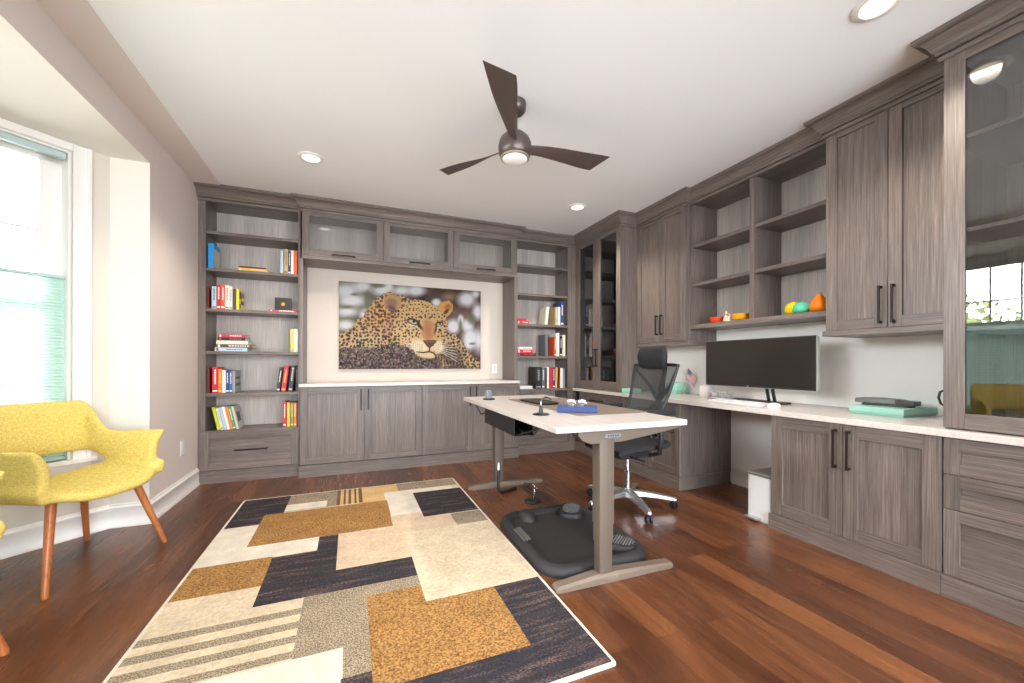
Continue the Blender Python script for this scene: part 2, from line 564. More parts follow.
def handle(T, u, z, length, vertical, parent, d=0.0):
    b = MB(); h = .0055
    if vertical:
        b.box(u - h, u + h, d - .034, d - .023, z - length / 2, z + length / 2, T=T)
        for s in (-1, 1):
            zz = z + s * (length / 2 - .008)
            b.box(u - h, u + h, d - .024, d + .001, zz - .008, zz + .008, T=T)
    else:
        b.box(u - length / 2, u + length / 2, d - .034, d - .023, z - h, z + h, T=T)
        for s in (-1, 1):
            uu = u + s * (length / 2 - .008)
            b.box(uu - .008, uu + .008, d - .024, d + .001, z - h, z + h, T=T)
    return b.build('handle', black_metal, parent, .002)


def front(name, T, u0, u1, z0, z1, parent, wh, glass=False, st=.062, panel_h=False, origin=None):
    """five-piece front (or glazed frame); doors carry a handle child"""
    g = .0016
    u0 += g; u1 -= g; z0 += g; z1 -= g
    e = bpy.data.objects.new(name, None)
    b = MB()
    b.box(u0, u0 + st, 0, .020, z0, z1, 0, T); b.box(u1 - st, u1, 0, .020, z0, z1, 0, T)
    b.box(u0 + st, u1 - st, 0, .020, z0, z0 + st, 1, T); b.box(u0 + st, u1 - st, 0, .020, z1 - st, z1, 1, T)
    if not glass:
        b.box(u0 + st - .002, u1 - st + .002, .0135, .0185, z0 + st - .002, z1 - st + .002, 1 if panel_h else 0, T)
    o = b.build(name, [wood_v, wh], parent, .0016)
    if glass:
        q = MB(); q.box(u0 + st - .003, u1 - st + .003, .009, .013, z0 + st - .003, z1 - st + .003, 0, T)
        gp = q.build('glass_pane', cab_glass, o, world=False)
        gp.data.transform(Matrix.Translation(-Vector(parent.location)))
    return o


def child_handle(T, u, z, length, vertical, door, root):
    h = handle(T, u, z, length, vertical, None)
    h.data.transform(Matrix.Translation(-Vector(root.location)))
    h.parent = door
    return h


CROWN = [(0, 2.572), (.013, 2.572), (.015, 2.576), (.015, 2.588), (.006, 2.592), (.006, 2.598), (.020, 2.601), (.023, 2.606), (.023, 2.614), (.030, 2.618), (.037, 2.634), (.048, 2.653),
         (.062, 2.667), (.072, 2.673), (.080, 2.675), (.080, 2.681), (.086, 2.683), (.086, 2.6995), (0, 2.6995)]


def crown(path, root, side=1, scale=1.0, mat=None):
    b = MB(); b.sweep(path, [(o * scale, z) for o, z in CROWN], side)
    return b.build('crown_moulding', mat or wood_x, root, angle=25)


def open_unit(root, T, u0, u1, z0, z1, depth, shelves, wh, th=.02, stile=(0, 0), back=True, dfront=0.0, shelf_t=.028, top=True, bottom=True, sides=True):
    if sides:
        for a, e in ((u0, u0 + th), (u1 - th, u1)):
            b = MB(); b.box(a, e, dfront, depth, z0, z1, T=T); b.build('side_panel', wood_v, root, .001)
    if back:
        b = MB(); b.box(u0 + th, u1 - th, depth - .012, depth - .001, z0 + (.02 if bottom else 0), z1 - (.02 if top else 0), T=T); b.build('back_panel', wood_back, root)
    if top:
        b = MB(); b.box(u0 + th, u1 - th, dfront, depth, z1 - .02, z1, T=T); b.build('top_panel', wh, root)
    if bottom:
        b = MB(); b.box(u0 + th, u1 - th, dfront, depth, z0, z0 + .02, T=T); b.build('bottom_panel', wh, root)
    for z in shelves:
        b = MB(); b.box(u0 + th + .0005, u1 - th - .0005, dfront + .004, depth - .013, z - shelf_t, z, T=T)
        b.build('shelf', wh, root, .001)


# --- left bookcase
yb = 4.38
T = TB(yb)
lb = thing('bookcase', 'tall grey open bookcase next to the left wall, with a drawer at the bottom', 'bookcase', (-.87, yb, 0))
open_unit(lb, T, -1.242, -.459, .10, 2.60, .335, [2.308, 1.970, 1.600, 1.210, .823], wood_x, th=.02)
b = MB(); b.box(-1.278, -1.2225, -.002, .02, .10, 2.60, T=T); b.box(-.478, -.459, -.002, .02, .10, 2.60, T=T); b.build('face_frame', wood_v, lb, .001)
b = MB(); b.box(-1.255, -.482, .003, .32, .450, .478, T=T); b.build('shelf', wood_x, lb, .001)
df = front('drawer', T, -1.255, -.470, .120, .470, lb, wood_x, panel_h=True)
df.location = (0, -.021, 0)
child_handle(T, -.86, .297, .26, False, df, lb)
b = MB(); b.box(-1.278, -.465, -.012, .01, 0, .116, T=T); b.build('plinth', wood_x, lb, .0015)
crown([(-1.279, yb - .002), (-.445, yb - .002)], lb, -1, 1.38)

# --- low cabinets on the back wall
yc = 4.285
T = TB(yc)


def base_unit(name, label, T, u0, u1, zt, root_loc, wh, mid, kick=.016, depth=.42):
    t = thing(name, label, 'cabinet', root_loc)
    b = MB(); b.box(u0, u1, .0215, depth, .10, zt, T=T); b.build('body', wood_v, t)
    d1 = front('door', T, u0, mid, .117, zt - .003, t, wh)
    child_handle(T, mid - .035, zt - .135, .215, True, d1, t)
    d2 = front('door', T, mid, u1, .117, zt - .003, t, wh)
    child_handle(T, mid + .035, zt - .135, .215, True, d2, t)
    b = MB(); b.box(u0 - (.0075 if u0 < 0 else 0), u1, -kick, .03, 0, .114, T=T); b.build('plinth', wh, t, .0015)
    return t


base_unit('base_cabinet', 'low grey two-door cabinet under the leopard picture, the one beside the tall left bookcase', T, -.450, .707, .869, (.13, yc, 0), wood_x, .133)
base_unit('base_cabinet', 'low grey two-door cabinet under the wall switch, partly hidden by the standing desk', T, .708, 1.8315, .869, (1.27, yc, 0), wood_x, 1.273)
b = MB(); b.box(-.4575, 1.8315, 4.250, 4.715, .8705, .9005)
tag(b.build('countertop', quartz, None, .002), 'pale stone worktop below the leopard picture', 'countertop')

# --- glass cabinets above the picture
yu = 4.312
T = TB(yu)
edges = [-.442, .312, 1.056, 1.808]
lab = ['grey wall cabinet with lift-up glass door above the picture, beside the left bookcase',
       'grey wall cabinet with lift-up glass door, middle one of three above the picture',
       'grey wall cabinet with lift-up glass door above the picture, nearest the room corner']
for i in range(3):
    u0, u1 = edges[i], edges[i + 1]
    t = thing('glass_wall_cabinet', lab[i], 'cabinet', ((u0 + u1) / 2, yu, 2.15), 0, 'glass cabinets above the picture')
    open_unit(t, T, u0, u1, 2.150, 2.606, .405, [], wood_x, th=.018, dfront=.022)
    d = front('door', T, u0, u1, 2.150, 2.604, t, wood_x, glass=True, st=.066)
    child_handle(T, (u0 + u1) / 2, 2.172, .215, False, d, t)
    b = MB(); b.box(u0, u1, -.002, .405, 2.118, 2.149, T=T); b.build('light_rail', wood_x, t, .001)
    path = [(u0, yu), (u1, yu)]
    if i == 0: path = [(u0, yu + .06)] + path
    if i == 2: path = path + [(u1, yu + .065)]
    crown(path, t, -1)
for u0, u1, w in ((-.4565, -.4295, 'left'), (1.789, 1.830, 'right')):
    b = MB(); b.box(u0, u1, 4.318, 4.715, .902, 2.117)
    tag(b.build('niche_panel', wood_v, None, .001),
        'grey upright panel closing the picture niche next to the %s bookcase' % ('left' if w == 'left' else 'corner'), 'panel')

# --- right bookcase in the corner
T = TB(yb)
rb = thing('bookcase', 'narrow grey open bookcase in the far corner beside the glass-door cabinet', 'bookcase', (2.2, yb, 0))
open_unit(rb, T, 1.832, 2.556, .10, 2.60, .335, [2.300, 1.952, 1.582, 1.192, .790], wood_x, th=.016)
b = MB(); b.box(2.540, 2.657, -.002, .02, .0, 2.60, T=T); b.box(1.832, 1.848, -.002, .02, .10, 2.60, T=T); b.build('face_frame', wood_v, rb, .001)
df = front('drawer', T, 1.850, 2.540, .12, .50, rb, wood_x, panel_h=True)
child_handle(T, 2.19, .31, .22, False, df, rb)
b = MB(); b.box(1.850, 2.640, -.014, .01, 0, .116, T=T); b.build('plinth', wood_x, rb, .0015)
crown([(1.810, yb - .002), (2.657, yb - .002)], rb, -1)

# --- corner glass cabinet standing on the worktop
xg = 2.660
T = TR(xg)
cg = thing('display_cabinet', 'tall grey two-door glass cabinet in the far corner, standing on the worktop', 'cabinet', (xg, 3.93, .80))
open_unit(cg, T, 3.477, 4.705, .802, 2.606, .61, [2.22, 1.90, 1.535, 1.172], wood_y, dfront=.022, shelf_t=.022)
b = MB(); b.box(4.362, 4.378, 0, .021, .802, 2.606, T=T); b.build('filler_strip', wood_v, cg)
d1 = front('door', T, 3.477, 3.920, .830, 2.604, cg, wood_y, glass=True, st=.068)
child_handle(T, 3.920 - .030, 1.17, .21, True, d1, cg)
d2 = front('door', T, 3.920, 4.362, .830, 2.604, cg, wood_y, glass=True, st=.068)
child_handle(T, 3.920 + .030, 1.17, .21, True, d2, cg)
b = MB(); b.box(3.477, 4.376, .002, .03, .802, .829, T=T); b.build('bottom_rail', wood_y, cg)
crown([(xg, 4.376), (xg, 3.477), (2.90, 3.477)], cg, -1, 1.0, wood_y)

# --- two-door upper next to it
xu = 2.880
T = TR(xu)
t = thing('upper_cabinet', 'grey two-door upper cabinet above the office chair, next to the corner glass cabinet', 'cabinet', (xu, 3.14, 1.29))
b = MB(); b.box(2.800, 3.476, .0215, .395, 1.316, 2.606, T=T); b.build('body', wood_v, t, .001)
d1 = front('door', T, 2.800, 3.130, 1.316, 2.604, t, wood_y); child_handle(T, 3.130 - .032, 1.49, .20, True, d1, t)
d2 = front('door', T, 3.130, 3.476, 1.316, 2.604, t, wood_y); child_handle(T, 3.130 + .032, 1.49, .20, True, d2, t)
b = MB(); b.box(2.800, 3.476, .004, .395, 1.285, 1.315, T=T); b.build('light_rail', wood_y, t, .001)
crown([(xu, 3.476), (xu, 2.800), (2.945, 2.800)], t, -1, 1.0, wood_y)

# --- open shelves over the monitor
xo = 2.932
T = TR(xo)
t = thing('wall_shelf_unit', 'grey open wall shelves above the monitor, with bowls and vases on the lowest board', 'shelf', (xo, 2.2, 1.40))
for a, e in ((1.622, 1.640), (2.168, 2.205), (2.781, 2.799)):
    b = MB(); b.box(a, e, .003, .345, 1.463, 2.606, T=T); b.build('upright', wood_v, t, .001)
for a, e in ((1.641, 2.167), (2.206, 2.780)):
    b = MB(); b.box(a, e, .325, .345, 1.463, 2.58, T=T); b.build('back_panel', wood_back, t)
    for z in (2.205, 1.846):
        b = MB(); b.box(a, e, .010, .324, z - .030, z, T=T); b.build('shelf', wood_y, t, .001)
b = MB(); b.box(1.622, 2.799, 0, .345, 1.425, 1.462, T=T); b.build('bottom_board', wood_y, t, .001)
b = MB(); b.box(1.641, 2.780, .003, .345, 2.581, 2.606, T=T); b.build('top_panel', wood_y, t)
b = MB()
for a, s in ((2.206, 1), (2.780, -1), (2.167, -1), (1.641, 1)):
    for d in (.045, .26):
        for k in range(8):
            z = 1.60 + k * .032 + (.37 if k > 3 else 0)
            b.box(a, a + s * .0012, d, d + .005, z, z + .005, T=T)
b.build('shelf_pin_holes', new_mat('pin_steel', srgb(170, 165, 160), .4, .6), t)
crown([(xo, 2.80), (xo, 1.62)], t, -1, 1.0, wood_y)

# --- double-door upper
xd = 2.862
T = TR(xd)
t = thing('upper_cabinet', 'grey two-door upper cabinet right of the open shelves, beside the tall glass cabinet', 'cabinet', (xd, 1.30, 1.29))
b = MB(); b.box(.992, 1.619, .0215, .412, 1.316, 2.606, T=T); b.build('body', wood_v, t, .001)
d1 = front('door', T, 1.296, 1.619, 1.316, 2.604, t, wood_y); child_handle(T, 1.296 + .030, 1.45, .22, True, d1, t)
d2 = front('door', T, .992, 1.296, 1.316, 2.604, t, wood_y); child_handle(T, 1.296 - .030, 1.45, .22, True, d2, t)
b = MB(); b.box(.992, 1.630, -.012, .412, 1.283, 1.315, T=T); b.build('light_rail', wood_y, t, .001)
crown([(2.945, 1.619), (xd, 1.619), (xd, .992)], t, -1, 1.0, wood_y)

# --- tall glass cabinet by the camera
xt = 2.655
T = TR(xt)
t = thing('display_cabinet', 'tall grey glass-door cabinet standing on the worktop nearest the camera, reflecting a window', 'cabinet', (xt, .52, .80))
open_unit(t, T, .06, .990, .797, 2.606, .615, [2.186, 1.745, 1.28], wood_y, dfront=.022, shelf_t=.02)
d1 = front('door', T, .525, .990, .800, 2.604, t, wood_y, glass=True, st=.072); child_handle(T, .56, 1.15, .21, True, d1, t)
d2 = front('door', T, .06, .525, .800, 2.604, t, wood_y, glass=True, st=.072); child_handle(T, .49, 1.15, .21, True, d2, t)
crown([(2.87, .990), (xt, .990), (xt, .06)], t, -1, 1.0, wood_y)

# --- base units on the right wall
xb = 2.630
T = TR(xb)
t = thing('base_cabinet', 'low grey two-door cabinet with black handles, right of the knee space under the worktop', 'cabinet', (xb, 1.4, 0))
b = MB(); b.box(.981, 1.817, .0215, .645, .10, .757, T=T); b.build('body', wood_v, t, .001)
d1 = front('door', T, 1.397, 1.817, .102, .756, t, wood_y, st=.072); child_handle(T, 1.397 + .034, .612, .225, True, d1, t)
d2 = front('door', T, .981, 1.397, .102, .756, t, wood_y, st=.072); child_handle(T, 1.397 - .034, .612, .225, True, d2, t)
b = MB(); b.box(.981, 1.822, -.018, .645, 0, .0995, T=T); b.build('plinth', wood_y, t, .0015)
t = thing('drawer_cabinet', 'low grey three-drawer cabinet under the tall glass cabinet', 'cabinet', (xb, .52, 0))
b = MB(); b.box(.06, .979, .0215, .645, .10, .757, T=T); b.build('body', wood_v, t, .001)
for z0, z1 in ((.583, .756), (.418, .583), (.102, .418)):
    d = front('drawer', T, .06, .979, z0, z1, t, wood_y, st=.055, panel_h=True)
    child_handle(T, .52, (z0 + z1) / 2, .22, False, d, t)
b = MB(); b.box(.06, .980, -.018, .645, 0, .0995, T=T); b.build('plinth', wood_y, t, .0015)
xp = 2.652
T = TR(xp)
t = thing('drawer_cabinet', 'grey pedestal with a drawer over a door, beside the knee space behind the office chair', 'cabinet', (xp, 3.0, 0))
b = MB(); b.box(2.640, 3.449, .0215, .622, .10, .757, T=T); b.build('body', wood_v, t, .001)
d = front('drawer', T, 2.640, 3.449, .585, .756, t, wood_y, st=.05, panel_h=True); child_handle(T, 3.05, .67, .22, False, d, t)
for a, e, s in ((2.640, 3.045, 1), (3.045, 3.449, -1)):
    d = front('door', T, a, e, .115, .585, t, wood_y); child_handle(T, 3.045 - s * .03, .47, .20, True, d, t)
b = MB(); b.box(2.628, 3.449, -.016, .60, 0, .112, T=T); b.build('plinth', wood_y, t, .0015)
t = thing('drawer_cabinet', 'grey corner drawer unit under the two-door glass cabinet', 'cabinet', (xp, 3.85, 0))
b = MB(); b.box(3.451, 4.29, .0215, .622, .10, .757, T=T); b.build('body', wood_v, t, .001)
for z0, z1 in ((.585, .756), (.352, .585), (.115, .352)):
    d = front('drawer', T, 3.451, 4.28, z0, z1, t, wood_y, st=.05, panel_h=True); child_handle(T, 3.90, (z0 + z1) / 2, .26, False, d, t)
b = MB(); b.box(3.451, 4.36, -.016, .60, 0, .112, T=T); b.build('plinth', wood_y, t, .0015)
b = MB(); b.box(2.606, 3.277, .04, 4.362, .760, .794)
tag(b.build('countertop', quartz, None, .002), 'long pale stone desk worktop along the right wall under the monitor', 'countertop')

#PART2
# ------------------------------------------------------------------ rug
def fabric(name, base, dark, scale=160, lo=.35, hi=.62, stripes=None, scratch=False):
    m = new_mat(name, base, .95, spec=.1)
    f = noise(m, coords(m, (1, 1, 1), False), scale, 3, .7)
    g = noise(m, coords(m, (1, 1, 1), False), 7, 3, .6)
    c = ramp(m, f, [(lo, dark), (hi, base)])
    if stripes:
        sv = noise(m, coords(m, (3.0, 26, 1), False), 1, 3, .6, .3)
        sg = noise(m, coords(m, (90, 220, 1), False), 1, 2, .6)
        k = nd(m, 'ShaderNodeMath', operation='MULTIPLY'); lk(m, sv, k.inputs[0]); lk(m, sg, k.inputs[1])
        fac = ramp(m, k.outputs[0], [(.27, (0, 0, 0, 1)), (.36, (1, 1, 1, 1))])
        c = mixc(m, fac, c, stripes)
    t = ramp(m, g, [(.3, (.86, .86, .86, 1)), (.7, (1.1, 1.1, 1.1, 1))])
    setc(m, mixc(m, 1.0, c, t, 'MULTIPLY'))
    bump(m, f, .5, .003)
    return m


rug_mats = [
    fabric('rug_ivory', srgb(218, 208, 194), srgb(204, 192, 176)),                      # 0 border, white
    fabric('rug_cream', srgb(210, 193, 168), srgb(190, 171, 144), 60),                  # 1
    fabric('rug_peach', srgb(206, 183, 157), srgb(188, 165, 139), 60),                  # 2
    fabric('rug_gold', srgb(182, 138, 84), srgb(106, 74, 42), 110, .38, .62),           # 3
    fabric('rug_navy', srgb(58, 55, 60), srgb(44, 42, 47), 120, stripes=srgb(108, 88, 82)),  # 4
    fabric('rug_olive', srgb(178, 163, 140), srgb(96, 82, 66), 170, .40, .60),         # 5
    fabric('rug_tan', srgb(212, 178, 128), srgb(188, 152, 104), 90),                    # 6
    fabric('rug_brown', srgb(124, 98, 78), srgb(92, 70, 54), 190),                      # 7
]
RX0, RX1, RY0, RY1 = -.785, .905, 1.195, 3.715
b = MB()
b.prism(rrect(RX1 - RX0, RY1 - RY0, .012, 3, (RX0 + RX1) / 2, (RY0 + RY1) / 2), .001, .0095, 0)
lev = [0]


def patch(x0, x1, y0, y1, m, poly=None):
    lev[0] += 1
    z = .0096 + lev[0] * .00006
    pts = poly or [(x0, y0), (x1, y0), (x1, y1), (x0, y1)]
    e = .014
    pts = [(min(max(x, RX0 + e), RX1 - e), min(max(y, RY0 + e), RY1 - e)) for x, y in pts]
    b.prism(pts, .004, z, m)


A_, E_ = RX0, RX1
patch(A_, E_, RY0, RY1, 1)
patch(A_, -.45, 3.12, 3.72, 4)
patch(-.45, -.10, 3.32, 3.72, 5); patch(-.45, -.17, 3.33, 3.47, 0)
patch(-.10, .09, 3.32, 3.72, 6)
for k, (a, e, m) in enumerate([(-.10, -.075, 7), (-.05, -.035, 7), (-.015, .005, 7), (.03, .045, 7), (.062, .09, 7)]): patch(a, e, 3.32, 3.72, m)
patch(.09, .38, 3.20, 3.72, 6)
patch(.38, E_, 3.50, 3.72, 5)
patch(.26, .83, 2.92, 3.50, 0)
patch(A_, -.18, 2.58, 3.12, 0)
patch(-.57, .27, 2.765, 3.30, 3)
patch(-.07, .47, 2.29, 2.95, 2); patch(.26, .68, 2.60, 2.93, 2)
patch(-.57, .265, 2.765, 3.30, 3)
patch(.485, E_, 2.845, 3.40, 4)
patch(.67, E_, 2.62, 2.83, 5)
patch(A_, -.405, 2.26, 2.58, 3)
patch(0, 0, 0, 0, 4, [(-.405, 2.09), (.325, 2.07), (.325, 2.285), (-.07, 2.285), (-.07, 2.76), (-.18, 2.76), (-.18, 2.565), (-.405, 2.565)])
patch(A_, -.20, 1.99, 2.26, 1)
patch(-.20, .33, 1.97, 2.075, 5); patch(-.20, .073, 1.195, 2.02, 5)
patch(-.405, .325, 2.075, 2.285, 4)
patch(A_, -.20, 1.195, 2.0, 1)
for y0, y1 in ((1.945, 1.992), (1.845, 1.893), (1.755, 1.80), (1.665, 1.705)): patch(A_, -.20, y0, y1, 5)
patch(A_, -.20, 1.195, 1.60, 5)
patch(-.60, -.025, 1.195, 1.655, 0)
patch(-.03, .65, 1.195, 1.49, 4)
patch(.65, E_, 1.195, 1.83, 4)
patch(.072, .651, 1.395, 1.975, 3)
patch(.322, E_, 1.83, 2.62, 1)
rug = b.build('rug', rug_mats, None, angle=20)
tag(rug, 'patchwork area rug of cream, gold, navy and olive rectangles on the wood floor', 'rug')

# ------------------------------------------------------------------ leopard picture
def leopard_colors(nx, ny):
    rng = np.random.RandomState(7)

    def vnoise(sx, sy, seed):
        r = np.random.RandomState(seed); g = r.rand(sy + 2, sx + 2)
        yy, xx = np.mgrid[0:ny, 0:nx]; fx = xx / nx * sx; fy = yy / ny * sy
        i, j = fx.astype(int), fy.astype(int); a = fx - i; c_ = fy - j
        a = a * a * (3 - 2 * a); c_ = c_ * c_ * (3 - 2 * c_)
        return (g[j, i] * (1 - a) + g[j, i + 1] * a) * (1 - c_) + (g[j + 1, i] * (1 - a) + g[j + 1, i + 1] * a) * c_
    # drawing frame: 60..965 by 40..600
    yy, xx = np.mgrid[0:ny, 0:nx]
    u = (xx + .5) / nx; v = (yy + .5) / ny
    X = 60 + 905 * u; Y = (40 + 65 * u) * (1 - v) + 600 * v
    jit = (vnoise(60, 36, 1) - .5) * 16; jit2 = (vnoise(60, 36, 2) - .5) * 16
    img = np.zeros((ny, nx, 3))

    def put(mask, col, a=1.0):
        k = (mask * a)[..., None]
        img[:] = img * (1 - k) + np.array(col, float) * k

    def ell(cx, cy, rx, ry, rot=0, soft=.08):
        c_, s_ = math.cos(math.radians(rot)), math.sin(math.radians(rot))
        dx, dy = X - cx, Y - cy
        q = np.sqrt(((dx * c_ + dy * s_) / rx) ** 2 + ((-dx * s_ + dy * c_) / ry) ** 2)
        return np.clip((1 + soft - q) / (2 * soft), 0, 1)

    def poly(pts, rough=1.0):
        x, y = X + jit * rough, Y + jit2 * rough
        ins = np.zeros(x.shape, bool); n = len(pts)
        for i in range(n):
            x1, y1 = pts[i]; x2, y2 = pts[(i + 1) % n]
            cnd = (y1 > y) != (y2 > y)
            ins ^= cnd & (x < (x2 - x1) * (y - y1) / ((y2 - y1) or 1e-9) + x1)
        return ins.astype(float)
    # backdrop with soft blossoms of light
    left = np.clip((560 - X) / 200, 0, 1)[..., None]
    img[:] = np.array([112, 110, 92]) * left + np.array([88, 66, 58]) * (1 - left)
    img += (vnoise(9, 6, 3) - .5)[..., None] * np.array([50, 45, 40])
    img += (vnoise(30, 18, 4) - .5)[..., None] * 22
    for cx, cy, rx, ry, s in [(100, 100, 62, 42, .3), (135, 165, 75, 36, .3), (195, 75, 52, 32, .3), (105, 235, 62, 28, .4), (100, 320, 46, 30, .3),
                              (310, 100, 52, 28, .3), (430, 100, 55, 26, .4), (525, 100, 52, 32, .25), (655, 175, 30, 24, .2), (770, 330, 46, 46, .2),
                              (865, 155, 60, 45, .25), (822, 285, 20, 30, .2), (870, 322, 42, 38, .2), (890, 395, 52, 52, .25), (942, 235, 32, 48, .3),
                              (885, 440, 40, 40, .3), (930, 122, 26, 20, .4), (950, 420, 30, 70, .4), (740, 140, 40, 25, .5), (210, 260, 30, 40, .3), (345, 75, 30, 25, .3)]:
        put(ell(cx + 0 * jit, cy, rx, ry, 0, s + .22), (222, 221, 230) if cx != 740 else (150, 115, 85), .95)
    for cx, cy, rx, ry in [(290, 66, 40, 14), (222, 160, 16, 50), (900, 285, 28, 30), (100, 205, 40, 10), (150, 125, 22, 8), (820, 320, 10, 40), (905, 440, 22, 8)]:
        put(ell(cx, cy, rx, ry, 0, .5), (104, 108, 78), .8)
    tan = np.array([208, 162, 106.])
    # body, paw, head
    body = poly([(245, 190), (285, 135), (350, 110), (420, 125), (480, 150), (520, 200), (450, 420), (380, 430), (300, 460), (60, 465), (60, 385), (140, 330), (195, 255)])
    put(body, (204, 158, 104)); put(ell(330, 230, 60, 90, 30, .5) * body, (222, 160, 84), .7)
    put(ell(200, 415, 150, 62, -8, .3) * body, (206, 172, 128), .9)
    put(ell(355, 330, 28, 90, 20, .5) * body, (196, 140, 120), .6)
    farleg = poly([(690, 370), (780, 375), (845, 440), (900, 520), (962, 555), (962, 600), (880, 600), (800, 570), (700, 590), (670, 470)])
    put(farleg, (196, 158, 108)); put(ell(760, 520, 80, 60, 20, .4) * farleg, (104, 86, 74), .9)
    head = poly([(430, 175), (520, 152), (600, 172), (665, 205), (722, 265), (735, 330), (700, 395), (706, 450), (662, 520), (600, 532), (525, 512), (490, 455), (400, 452), (368, 400), (385, 290), (405, 225)], .6)
    put(head, tan); put(ell(470, 370, 90, 90, 0, .6) * head, (226, 186, 128), .8); put(ell(555, 200, 110, 50, 8, .6) * head, (222, 180, 112), .7)
    # spots
    dark = (48, 36, 32)
    fur = np.clip(head + body + farleg, 0, 1)
    for gx in range(60, 970, 21):
        for gy in range(90, 600, 20):
            cx, cy = gx + rng.uniform(-7, 7), gy + rng.uniform(-6, 6)
            inh = ((cx - 560) / 175) ** 2 + ((cy - 320) / 165) ** 2 < 1
            if inh:
                if abs(cx - 605) < 58 and cy > 285: continue
                if cy > 400 and cx > 500: continue
                r = rng.uniform(4.5, 7.6) * (.8 if cy < 250 else 1)
            else: r = rng.uniform(5.5, 10)
            sp = ell(cx, cy, r * 1.15, r * .85, rng.uniform(0, 180), .25) * fur
            put(sp, dark, .82)
            if not inh and rng.rand() < .6 and cy < 380: put(ell(cx + 1, cy + 1, r * .5, r * .4, 0, .4) * fur, (186, 122, 66), .85)
    # ears
    ear = ell(375, 175, 55, 52, 20, .08); put(ear, (196, 146, 92)); put(ell(368, 182, 36, 32, 20, .3), (150, 110, 92)); put(ell(372, 215, 30, 16, 30, .4), (92, 72, 72), .8)
    ear2 = poly([(655, 205), (690, 172), (742, 165), (770, 190), (764, 232), (730, 268)], .4); put(ear2, (214, 152, 76)); put(ell(735, 205, 26, 20, -30, .3), (172, 98, 34), .8); put(ell(722, 235, 20, 10, -40, .4), (70, 45, 30), .9)
    # face
    put(poly([(565, 290), (640, 302), (655, 395), (600, 420), (555, 385)], .5), (196, 134, 82), .8)
    put(ell(600, 350, 22, 60, -5, .6), (168, 96, 52), .5)
    put(ell(548, 458, 66, 42, 8, .35), (240, 216, 178), .95); put(ell(668, 462, 42, 36, -10, .35), (238, 214, 178), .95)
    put(ell(592, 512, 62, 22, 4, .3), (226, 196, 150), .95)
    put(poly([(565, 415), (658, 415), (642, 446), (612, 470), (588, 452)], .3), (98, 62, 56))
    put(ell(610, 425, 30, 6, 0, .5), (140, 96, 86), .7)
    for x1, y1, x2, y2, w in [(611, 468, 610, 490, 3.5), (610, 490, 570, 496, 3.5), (570, 496, 528, 490, 3.5), (610, 490, 640, 500, 3.5), (640, 500, 655, 518, 4), (655, 518, 650, 535, 4)]:
        d = np.clip(((X - x1) * (x2 - x1) + (Y - y1) * (y2 - y1)) / ((x2 - x1) ** 2 + (y2 - y1) ** 2), 0, 1)
        q = np.hypot(X - x1 - d * (x2 - x1), Y - y1 - d * (y2 - y1)); put(np.clip((w + 1.5 - q) / 2, 0, 1), (52, 34, 30))
    for k in range(4):
        for s, bx in ((-1, 505), (1, 640)):
            for t in range(5): put(ell(bx + t * 14, 438 + k * 12 + t * 2, 3, 2, 0, .5), (80, 60, 50), .7)
    for cx, cy, rx, ry, ro in [(505, 298, 42, 20, 18), (676, 314, 28, 17, -12)]:
        put(ell(cx, cy, rx, ry, ro, .15), (40, 30, 26)); put(ell(cx, cy + 2, rx * .74, ry * .62, ro, .2), (196, 186, 146)); put(ell(cx + 4, cy - 2, rx * .22, ry * .42, ro, .3), (30, 26, 22))
        put(ell(cx - 2, cy + ry * 1.2, rx * .8, 6, ro, .5), (238, 220, 184), .7)
    put(ell(545, 322, 9, 34, -35, .4), (52, 38, 32), .85); put(ell(652, 345, 7, 30, 12, .4), (52, 38, 32), .8)
    # whiskers
    for k in range(6):
        for x1, y1, x2, y2 in ((540, 452 + k * 7, 430, 430 + k * 22), (680, 455 + k * 7, 800, 445 + k * 22)):
            d = np.clip(((X - x1) * (x2 - x1) + (Y - y1) * (y2 - y1)) / ((x2 - x1) ** 2 + (y2 - y1) ** 2), 0, 1)
            q = np.hypot(X - x1 - d * (x2 - x1), Y - y1 - d * (y2 - y1)); put(np.clip(2.2 - q, 0, 1), (246, 236, 220), .75)
    # rock
    rock = poly([(40, 462), (215, 476), (320, 452), (385, 440), (500, 470), (522, 522), (640, 545), (700, 586), (820, 585), (980, 604), (980, 700), (40, 700)], .9)
    put(rock, (78, 66, 66)); sp = np.random.RandomState(11).rand(ny, nx)
    tone = (vnoise(90, 56, 12) - .45)[..., None] * rock[..., None]
    img += tone * np.array([95, 80, 78])
    put((vnoise(110, 70, 13) > .78) * rock, (176, 138, 120), .7); put((vnoise(110, 70, 14) > .86) * rock, (206, 176, 120), .8)
    img += (np.random.RandomState(5).rand(ny, nx, 1) - .5) * 16 * fur[..., None]
    img = img * .86 + .14 * img.mean(axis=2, keepdims=True)
    c = np.clip(img * .88, 0, 255) / 255
    return np.where(c <= .04045, c / 12.92, ((c + .055) / 1.055) ** 2.4)


